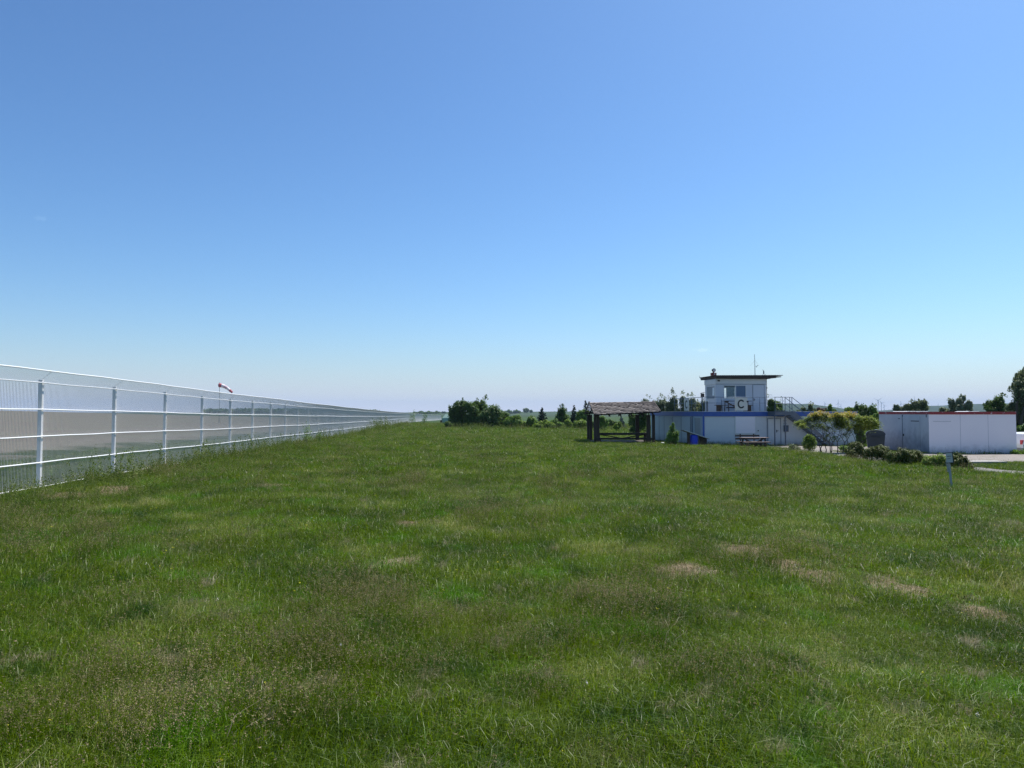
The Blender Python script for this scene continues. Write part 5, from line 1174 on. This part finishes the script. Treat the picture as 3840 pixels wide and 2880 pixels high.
# ------------------------------------------------------------------ meadow: tufts of real blades scattered over the ground
GR = leaf_mat('meadow_grass', (.042, .084, .004), (.160, .234, .010), (.41, .40, .16), trans=.38, rough=.42, spec=.32, scale=.55,
              patch=[(.9, (.095, .225, .006), .55, .66), (.37, (.17, .205, .05), .57, .68), (2.7, (.30, .265, .16), .60, .68), (1.3, (.046, .100, .006), .54, .66)])
SEED = leaf_mat('grass_seed_heads', (.17, .15, .065), (.28, .225, .115), (.38, .29, .18), trans=.3, scale=.8)
BROAD = leaf_mat('broad_weed_leaves', (.06, .13, .008), (.12, .23, .014), None, trans=.3, rough=.75, scale=1.5)
STRAW = leaf_mat('dry_straw', (.28, .22, .13), (.44, .36, .24), (.55, .47, .34), trans=.25, scale=3)
CLOVER = leaf_mat('clover_heads', (.5, .5, .46), (.62, .6, .55), None, trans=.2)
YEL = leaf_mat('small_yellow_flowers', (.45, .42, .03), (.5, .5, .05), None, trans=.2)
WEED = leaf_mat('tall_weed_leaves', (.055, .09, .014), (.15, .20, .035), (.22, .25, .09), trans=.3, scale=.9)

def blades(n, rad, h, wd, lean=.5, wind=(.12, -.02)):
    """n curved blades: 5 vertices each"""
    a = RNG.uniform(0, 6.28, n); rr = rad * np.sqrt(RNG.uniform(0, 1, n)); x = rr * np.cos(a); y = rr * np.sin(a)
    hh = h * RNG.uniform(.45, 1.15, n); b = RNG.uniform(0, 6.28, n); ln = lean * RNG.uniform(.1, 1, n) * hh
    hh = hh * RNG.choice([1, 1, 1.25], n); dx = np.cos(b) * ln + wind[0] * hh; dy = np.sin(b) * ln + wind[1] * hh
    c = RNG.uniform(0, 6.28, n); wx = np.cos(c) * wd / 2; wy = np.sin(c) * wd / 2
    z0 = np.full(n, -.02)
    V = np.stack([np.stack([x - wx, y - wy, z0], -1), np.stack([x + wx, y + wy, z0], -1),
                  np.stack([x + dx * .35 + wx * .8, y + dy * .35 + wy * .8, hh * .6], -1), np.stack([x + dx * .35 - wx * .8, y + dy * .35 - wy * .8, hh * .6], -1),
                  np.stack([x + dx, y + dy, hh * (1 - .38 * np.minimum(ln / hh, 1.4))], -1)], 1)
    i = np.arange(n)[:, None] * 5
    return V.reshape(-1, 3), i + np.array([[0, 1, 2, 3]]), i + np.array([[3, 2, 4]]), np.stack([x + dx, y + dy, hh], -1)
LIB = bpy.data.collections.new('meadow_tufts')
tuft_names = []
def add_tuft(V, F4, F3, mats_idx=None, mats=(GR,)):
    o = np_mesh('tuft_%02d' % len(tuft_names), V, F4, mats[0], False, F3)
    for mm in mats[1:]: o.data.materials.append(mm)
    if mats_idx is not None: o.data.polygons.foreach_set('material_index', np.asarray(mats_idx, np.int32))
    LIB.objects.link(o); tuft_names.append(o.name); return len(tuft_names) - 1
def merge(parts):
    """parts: (V, F4, F3, material index)"""
    V = []; F4 = []; F3 = []; m4 = []; m3 = []; b = 0
    for v, f4, f3, mi in parts:
        V.append(v); F4.append(f4 + b); F3.append(f3 + b); m4 += [mi] * len(f4); m3 += [mi] * len(f3); b += len(v)
    return np.concatenate(V), np.concatenate(F4), np.concatenate(F3), m4 + m3
E3 = np.zeros((0, 3), int)
def seeds(tips, size, k=7):
    P = np.repeat(tips, k, 0) + RNG.normal(0, 1, (len(tips) * k, 3)) * np.array([size * .5, size * .5, size * 1.2]); v, f = leaf_quads(P, rand_dirs(len(P)), size, .45); return v, f
T_near = []; T_seed = []; T_broad = []; T_far = []; T_farseed = []; T_farbright = []
for k in range(7): V, a, b, _ = blades(34, .095, .085 + .014 * k, .0042, 1.5); T_near.append(add_tuft(V, a, b))
for k in range(4):
    V, a, b, _ = blades(16, .08, .09, .0042, .6); V2, a2, b2, tp = blades(9, .08, .20 + .03 * k, .0022, .45); v3, f3 = seeds(tp, .009, 6)
    Vm, A, B, mi = merge([(V, a, b, 0), (V2, a2, b2, 0), (v3, f3, E3, 1)]); T_seed.append(add_tuft(Vm, A, B, mi, (GR, SEED)))
for k in range(4):     # rosettes of broad leaves
    n = 11; a = RNG.uniform(0, 6.28, n); L = RNG.uniform(.05, .12, n); c, s = np.cos(a), np.sin(a); w_ = L * .12
    p0 = np.zeros((n, 3)); mid = np.stack([c * L * .5, s * L * .5, L * .55], -1); tip = np.stack([c * L, s * L, L * RNG.uniform(.3, .8, n)], -1); sd = np.stack([-s * w_, c * w_, np.zeros(n)], -1)
    V = np.stack([p0, mid + sd, tip, mid - sd], 1).reshape(-1, 3); F = np.arange(4 * n).reshape(-1, 4); V1, a1, b1, _ = blades(10, .07, .09, .0045, .6)
    Vm, A, B, mi = merge([(V1, a1, b1, 0), (V, F, E3, 1)]); T_broad.append(add_tuft(Vm, A, B, mi, (GR, BROAD)))
for k in range(5): V, a, b, _ = blades(50, .28, .18, .010, 1.3); T_far.append(add_tuft(V, a, b))
for k in range(3):
    V, a, b, _ = blades(34, .26, .15, .011, .7); V2, a2, b2, tp = blades(14, .26, .30, .005, .4); v3, f3 = seeds(tp, .017, 5)
    Vm, A, B, mi = merge([(V, a, b, 0), (V2, a2, b2, 0), (v3, f3, E3, 1)]); T_farseed.append(add_tuft(Vm, A, B, mi, (GR, SEED)))
T_straw = []
for k in range(2): V, a, b, _ = blades(60, .10, .06, .005, 2.6, (.3, -.1)); V[:, 2] += .03; T_straw.append(add_tuft(V, a, b, None, (STRAW,)))
V, a, b, _ = blades(3, .04, .20, .0045, .8, (.3, -.1)); T_stalk = [add_tuft(V, a, b, None, (STRAW,))]
def flower_tuft(mat, n, h, size):
    V, a, b, _ = blades(12, .08, .09, .0045, .6); V2, a2, b2, tp = blades(n, .10, h, .002, .3); P = np.repeat(tp, 5, 0) + RNG.normal(0, size * .3, (len(tp) * 5, 3)); v3, f3 = leaf_quads(P, rand_dirs(len(P)), size, .9)
    Vm, A, B, mi = merge([(V, a, b, 0), (V2, a2, b2, 0), (v3, f3, E3, 1)]); return add_tuft(Vm, A, B, mi, (GR, mat))
T_clover = [flower_tuft(CLOVER, 2, .10, .011), flower_tuft(CLOVER, 1, .11, .014)]
T_yellow = [flower_tuft(YEL, 3, .10, .010)]
T_weed = []
for k in range(5):
    n = 5; parts = []
    for j in range(n):
        H = RNG.uniform(.35, .85); bx, by = RNG.normal(0, .10, 2); lx, ly = RNG.normal(0, .16, 2); t = RNG.uniform(.15, 1, 34)
        P = np.stack([bx + lx * t * H, by + ly * t * H, t * H], -1) + RNG.normal(0, .035, (34, 3)) * np.array([1, 1, .3]); v, f = leaf_quads(P, rand_dirs(34) + np.array([0, 0, .4]), .055, .4); parts.append((v, f, E3, 0))
        w_ = .004; q = np.array([[bx - w_, by, -.05], [bx + w_, by, -.05], [bx + lx * H + w_ * .4, by + ly * H, H], [bx + lx * H - w_ * .4, by + ly * H, H]]); parts.append((q, np.array([[0, 1, 2, 3]]), E3, 0))
    V, a, b, _ = blades(18, .12, .32, .008, .5); parts.append((V, a, b, 0))
    Vm, A, B, mi = merge(parts); T_weed.append(add_tuft(Vm, A, B, mi, (WEED,)))

_H = np.random.default_rng(99).uniform(0, 1, (256, 256))
def vnoise(x, y, sc, seed=0, oct=3):
    x = np.asarray(x, float) * sc + seed * 17.3; y = np.asarray(y, float) * sc - seed * 9.1; out = 0; amp = .5; tot = 0
    for k in range(oct):
        xi = np.floor(x).astype(int); yi = np.floor(y).astype(int); fx_ = x - xi; fy = y - yi; fx_ = fx_ * fx_ * (3 - 2 * fx_); fy = fy * fy * (3 - 2 * fy)
        h = lambda a, b: _H[a % 256, b % 256]
        v = (h(xi, yi) * (1 - fx_) + h(xi + 1, yi) * fx_) * (1 - fy) + (h(xi, yi + 1) * (1 - fx_) + h(xi + 1, yi + 1) * fx_) * fy
        out = out + v * amp; tot += amp; amp *= .55; x = x * 2.03 + 5.1; y = y * 2.03 + 7.7
    return np.clip((out / tot - .5) * 1.5 + .5, 0, 1)
# dry bare patches and broad leaf patches, at the places the photograph has them
def gxy(px, py):
    d = ray(px, py); t = 3.0
    for _ in range(60):
        p = d * t; h = EYE + p.z - G(p.x, p.y)
        if h < .01: break
        t += h / max(.05, -d.z) * .7
    return p.x, p.y
DRY = [(2580, 2162, .30), (2790, 2080, .34), (2950, 2142, .22), (3035, 2182, .30), (3335, 2225, .30), (3700, 2330, .25), (1530, 1978, .28), (1490, 2130, .30), (2640, 2175, .12), (1022, 1832, .5), (260, 1872, .5), (420, 1850, .55), (1245, 1672, .8)]
DRYXY = [(*gxy(a, b), c) for a, b, c in DRY]
LUSH = [(2850, 2300, .55), (2900, 2260, .5), (3180, 2120, .9), (3300, 2050, 1.2), (1940, 2480, .3), (2620, 2190, .3), (1560, 2000, .8), (1100, 2010, .9), (2100, 2000, .6), (3560, 2250, .6), (2870, 2420, .35)]
LUSHXY = [(*gxy(a, b), c) for a, b, c in LUSH]
def in_poly_rect(x, y):
    u = (x - X0) * CT + (y - Y0) * ST; v = -(x - X0) * ST + (y - Y0) * CT
    bad = (u > -.05) & (u < BW) & (v > -.05) & (v < BD)
    cx0 = at(3483, 1545, 45).x; bad |= (x > cx0 - .1) & (x < cx0 + 5.6) & (y > 44.9) & (y < 51.2)
    bad |= (x > 17.4) & (y > 37.6 + 5.0 * np.maximum(0, 1 - (x - 17.2) / 6.6) + .5 * np.sin(x * .475)) & (y < 44.4) & (x < 57)
    bad |= (x > 19.6) & (x < 26.8) & (y > 47.4) & (y < 57)
    for i in range(len(PATH) - 1):
        a = np.array(PATH[i]); b = np.array(PATH[i+1]); d = b - a; t = np.clip(((x - a[0]) * d[0] + (y - a[1]) * d[1]) / (d @ d), 0, 1)
        bad |= np.hypot(x - a[0] - d[0] * t, y - a[1] - d[1] * t) < 1.42
    xs = at(2231, 1545, 62).x; bad |= (x > xs - .2) & (x < xs + 5) & (y > 60.9) & (y < 66.8)
    return bad
PTS = []; IDX = []; SCL = []
def scatter(n, y0, y1, left=2.0, right=2.0, sc=(.8, 1.25), far=False, smin=.12, smax=1e9, xmin=None):
    y = np.sqrt(RNG.uniform(y0 ** 2, y1 ** 2, n)); hw = .735 * y
    x = -(hw + left) + (2 * hw + left + right) * RNG.uniform(0, 1, n)
    s = sfence(x, y); ok = (s > smin) & (s < smax) & ~in_poly_rect(x, y); x, y, s = x[ok], y[ok], s[ok]; n = len(x)
    dry = np.zeros(n, bool); lush = np.zeros(n, bool)
    jit = RNG.uniform(.6, 1.25, n)
    rag = .55 + .9 * vnoise(x, y, 9, 3)
    for a, b, r_ in DRYXY: dry |= np.hypot((x - a), (y - b) * .8) < r_ * jit * 1.0 * rag
    for a, b, r_ in LUSHXY: lush |= np.hypot(x - a, y - b) < r_ * jit
    u = RNG.uniform(0, 1, n); nz = vnoise(x, y, .8, 1) * .6 + vnoise(x, y, 2.4, 2) * .4; nz2 = vnoise(x, y, .8, 4)
    A, B = (T_far, T_farseed) if far else (T_near, T_seed)
    idx = np.array(A)[RNG.integers(0, len(A), n)]
    sd = u < np.clip((nz - .58) * 2.6, .03, .5); idx[sd] = np.array(B)[RNG.integers(0, len(B), sd.sum())]
    scl = RNG.uniform(sc[0], sc[1], n) * (1 + .7 * (nz2 - .5))
    if not far:
        bl = (u > .95) & (nz2 > .55); bl |= lush & (u > .62); idx[bl] = np.array(T_broad)[RNG.integers(0, len(T_broad), bl.sum())]
        cv = (u > .998); idx[cv] = np.array(T_clover)[RNG.integers(0, 2, cv.sum())]
        yl = (u > .975) & (u < .985) & (vnoise(x, y, .9, 8) > .6); idx[yl] = T_yellow[0]
        st = (u > .9905) & (u < .9925); idx[st] = T_stalk[0]
        dr = dry & (u < .85); idx[dr] = np.array(T_straw)[RNG.integers(0, 2, dr.sum())]
    else:
        scl = np.where(dry, scl * .35, scl)
    near_path = (x > 16.5) & (y > 23.5) & (y < 30) & (x * 2 + y > 62) | (x > 20) & (y > 32) & (y < 38); scl = np.where(near_path, scl * .42, scl); scl = np.where((x > 4) & (x < 27) & (y > 44) & (y < 70), scl * .55, scl)
    PTS.append(np.stack([x, y, gz(x, y)], -1)); IDX.append(idx); SCL.append(scl * (1.15 if far else 1))
def build_stuff(name, label, cat, P, I, Sx):
    P = np.concatenate(P); I = np.concatenate(I); Sx = np.concatenate(Sx); n = len(P)
    me = bpy.data.meshes.new(name); me.vertices.add(n); me.vertices.foreach_set('co', P.astype(np.float32).ravel())
    a = me.attributes.new('tuft', 'INT', 'POINT'); a.data.foreach_set('value', I.astype(np.int32))
    a = me.attributes.new('size', 'FLOAT', 'POINT'); a.data.foreach_set('value', Sx.astype(np.float32))
    rot = np.zeros((n, 3), np.float32); rot[:, 2] = RNG.normal(0, .9, n); rot[:, 0] = RNG.normal(0, .08, n)
    rot[:, 2] = RNG.uniform(-1.2, 1.2, n)
    a = me.attributes.new('turn', 'FLOAT_VECTOR', 'POINT'); a.data.foreach_set('vector', rot.ravel())
    o = link(bpy.data.objects.new(name, me))
    ng = bpy.data.node_groups.new(name + '_scatter', 'GeometryNodeTree')
    ng.interface.new_socket('Geometry', in_out='INPUT', socket_type='NodeSocketGeometry'); ng.interface.new_socket('Geometry', in_out='OUTPUT', socket_type='NodeSocketGeometry')
    gi = ng.nodes.new('NodeGroupInput'); go = ng.nodes.new('NodeGroupOutput'); ip = ng.nodes.new('GeometryNodeInstanceOnPoints'); ci = ng.nodes.new('GeometryNodeCollectionInfo')
    ci.inputs['Collection'].default_value = LIB; ci.inputs['Separate Children'].default_value = True; ci.inputs['Reset Children'].default_value = True
    def attr(nm, ty):
        q = ng.nodes.new('GeometryNodeInputNamedAttribute'); q.data_type = ty; q.inputs['Name'].default_value = nm; return [s_ for s_ in q.outputs if s_.enabled][0]
    er = ng.nodes.new('FunctionNodeEulerToRotation')
    ng.links.new(gi.outputs[0], ip.inputs['Points']); ng.links.new(ci.outputs[0], ip.inputs['Instance']); ip.inputs['Pick Instance'].default_value = True
    ng.links.new(attr('tuft', 'INT'), ip.inputs['Instance Index']); ng.links.new(attr('turn', 'FLOAT_VECTOR'), er.inputs[0]); ng.links.new(er.outputs[0], ip.inputs['Rotation'])
    ng.links.new(attr('size', 'FLOAT'), ip.inputs['Scale']); ng.links.new(ip.outputs[0], go.inputs[0])
    o.modifiers.new('scatter', 'NODES').node_group = ng
    return tag(o, label, cat, kind='stuff')
scatter(60000, 2.2, 7.5, 5, 7)
scatter(52000, 7.5, 14, 3, 8, (1.0, 1.5))
scatter(84000, 14, 24, 3, 9, (.95, 1.5))
scatter(38000, 20, 44, 3, 12, (.8, 1.2), far=True)
scatter(38000, 40, 85, 4, 14, (1.0, 1.5), far=True)
scatter(30000, 80, 190, 4, 4, (1.6, 2.4), far=True)
scatter(9000, 12, 60, 10, 0, (.6, 1.0), far=True, smin=-8.5, smax=.2)     # green strip behind the fence
build_stuff('grass', 'uneven green meadow grass with seed heads, clover and dry spots', 'grass', PTS, IDX, SCL)
# taller weeds along the fence and in front of the walls
PTS, IDX, SCL = [], [], []
def weeds(n, y0, y1, s0, s1, sc):
    y = RNG.uniform(y0, y1, n); s = s0 + (s1 - s0) * RNG.uniform(0, 1, n) ** (1.6 if s0 > -1 else .6); x = np.array([fx(v) for v in y]) + s
    keep = vnoise(x, y, .35, 6) * .7 + vnoise(x, y, 1.9, 7) * .4 > RNG.uniform(.1, .9, n); x, y = x[keep], y[keep]
    PTS.append(np.stack([x, y, gz(x, y)], -1)); IDX.append(np.array(T_weed)[RNG.integers(0, len(T_weed), len(x))]); SCL.append(RNG.uniform(sc[0], sc[1], len(x)))
weeds(1300, 11, 50, .5, 3.2, (.30, .68)); weeds(160, 20, 50, .1, .5, (.4, .8)); weeds(110, 18, 62, .3, 1.6, (.9, 1.35)); weeds(3200, 11, 60, .4, 5.0, (.18, .38)); weeds(1100, 13, 50, -6, -.4, (.3, .75)); weeds(500, 40, 120, .1, 2.2, (.4, .9)); weeds(260, 60, 190, .0, 2.5, (.8, 1.4)); weeds(120, 27, 33, .0, 1.2, (.6, 1.0)); weeds(60, 95, 125, .2, 3, (1.4, 2.4))
n = 500; u = RNG.uniform(-.3, 12, n); v = -.15 - np.abs(RNG.normal(0, .2, n)); okk = ~((u > 4.5) & (v > -2.5)); u, v = u[okk], v[okk]
x = X0 + u * CT - v * ST; y = Y0 + u * ST + v * CT; PTS.append(np.stack([x, y, gz(x, y)], -1)); IDX.append(np.array(T_weed)[RNG.integers(0, 5, len(x))]); SCL.append(RNG.uniform(.2, .45, len(x)))
n = 900; y = RNG.uniform(90, 150, n); x = RNG.uniform(-9, 26, n) ; keep = np.abs(y - 118 - 8 * np.sin(x * .4)) < 10; x, y = x[keep], y[keep]
PTS.append(np.stack([x, y, gz(x, y)], -1)); IDX.append(np.array(T_weed)[RNG.integers(0, 5, len(x))]); SCL.append(RNG.uniform(.8, 1.7, len(x)))
build_stuff('weeds', 'taller ragged weeds along the fence, the walls and the far hedge', 'weeds', PTS, IDX, SCL)

# single tall weeds that stand out against the fence
for px, Y, h, lab in ((1150, 47, 1.5, 'tall dark weed against the fence, first one to stand out from the left'), (1198, 50, .8, 'low dark weed at the foot of the fence, second from the left'), (1545, 150, 3.2, 'green clump at the far end of the fence'), (1592, 165, 2.9, 'last dark clump in front of the far fence run')):
    x, y, z = spot(px, Y); x = max(x, fx(Y) + .25); z = G(x, Y)
    bush('tall_weed', (x, Y, z), [(0, 0, h * .3, h * .28, h * .2, h * .3), (.05 * h, 0, h * .62, h * .18, h * .15, h * .26)], 700, .06 * max(1, Y / 70), L_['mid'], lab, 'weed', sub=14, subr=.4, tips=[(0, 0, h * .8), (.1 * h, 0, h * .75), (-.12 * h, 0, h * .7)], tipn=26, tipl=h * .3, trunk_r=.015)
x, y, z = spot(1488, 100); x = fx(100) + .9
o = MB().tube([(0, 0, -.2), (0, 0, 1.15)], .035, 6).build('marker_stake', M['wood_dark']); o.location = (x, 100, G(x, 100)); tag(o, 'short dark stake in the grass near the far part of the fence', 'stake')

# ------------------------------------------------------------------ haze
m, t, b = new_mat('thin_blue_haze'); t.nodes.remove(b)
pv = t.nodes.new('ShaderNodeVolumePrincipled'); pv.inputs['Color'].default_value = (.58, .76, 1, 1); pv.inputs['Density'].default_value = .00008; pv.inputs['Anisotropy'].default_value = .0
t.links.new(pv.outputs[0], t.nodes['Material Output'].inputs['Volume'])
hz = MB().box(-13000, 13000, -13000, 13000, -13, 190).build('haze', m); tag(hz, 'thin bluish haze over the plain', 'haze', kind='stuff')
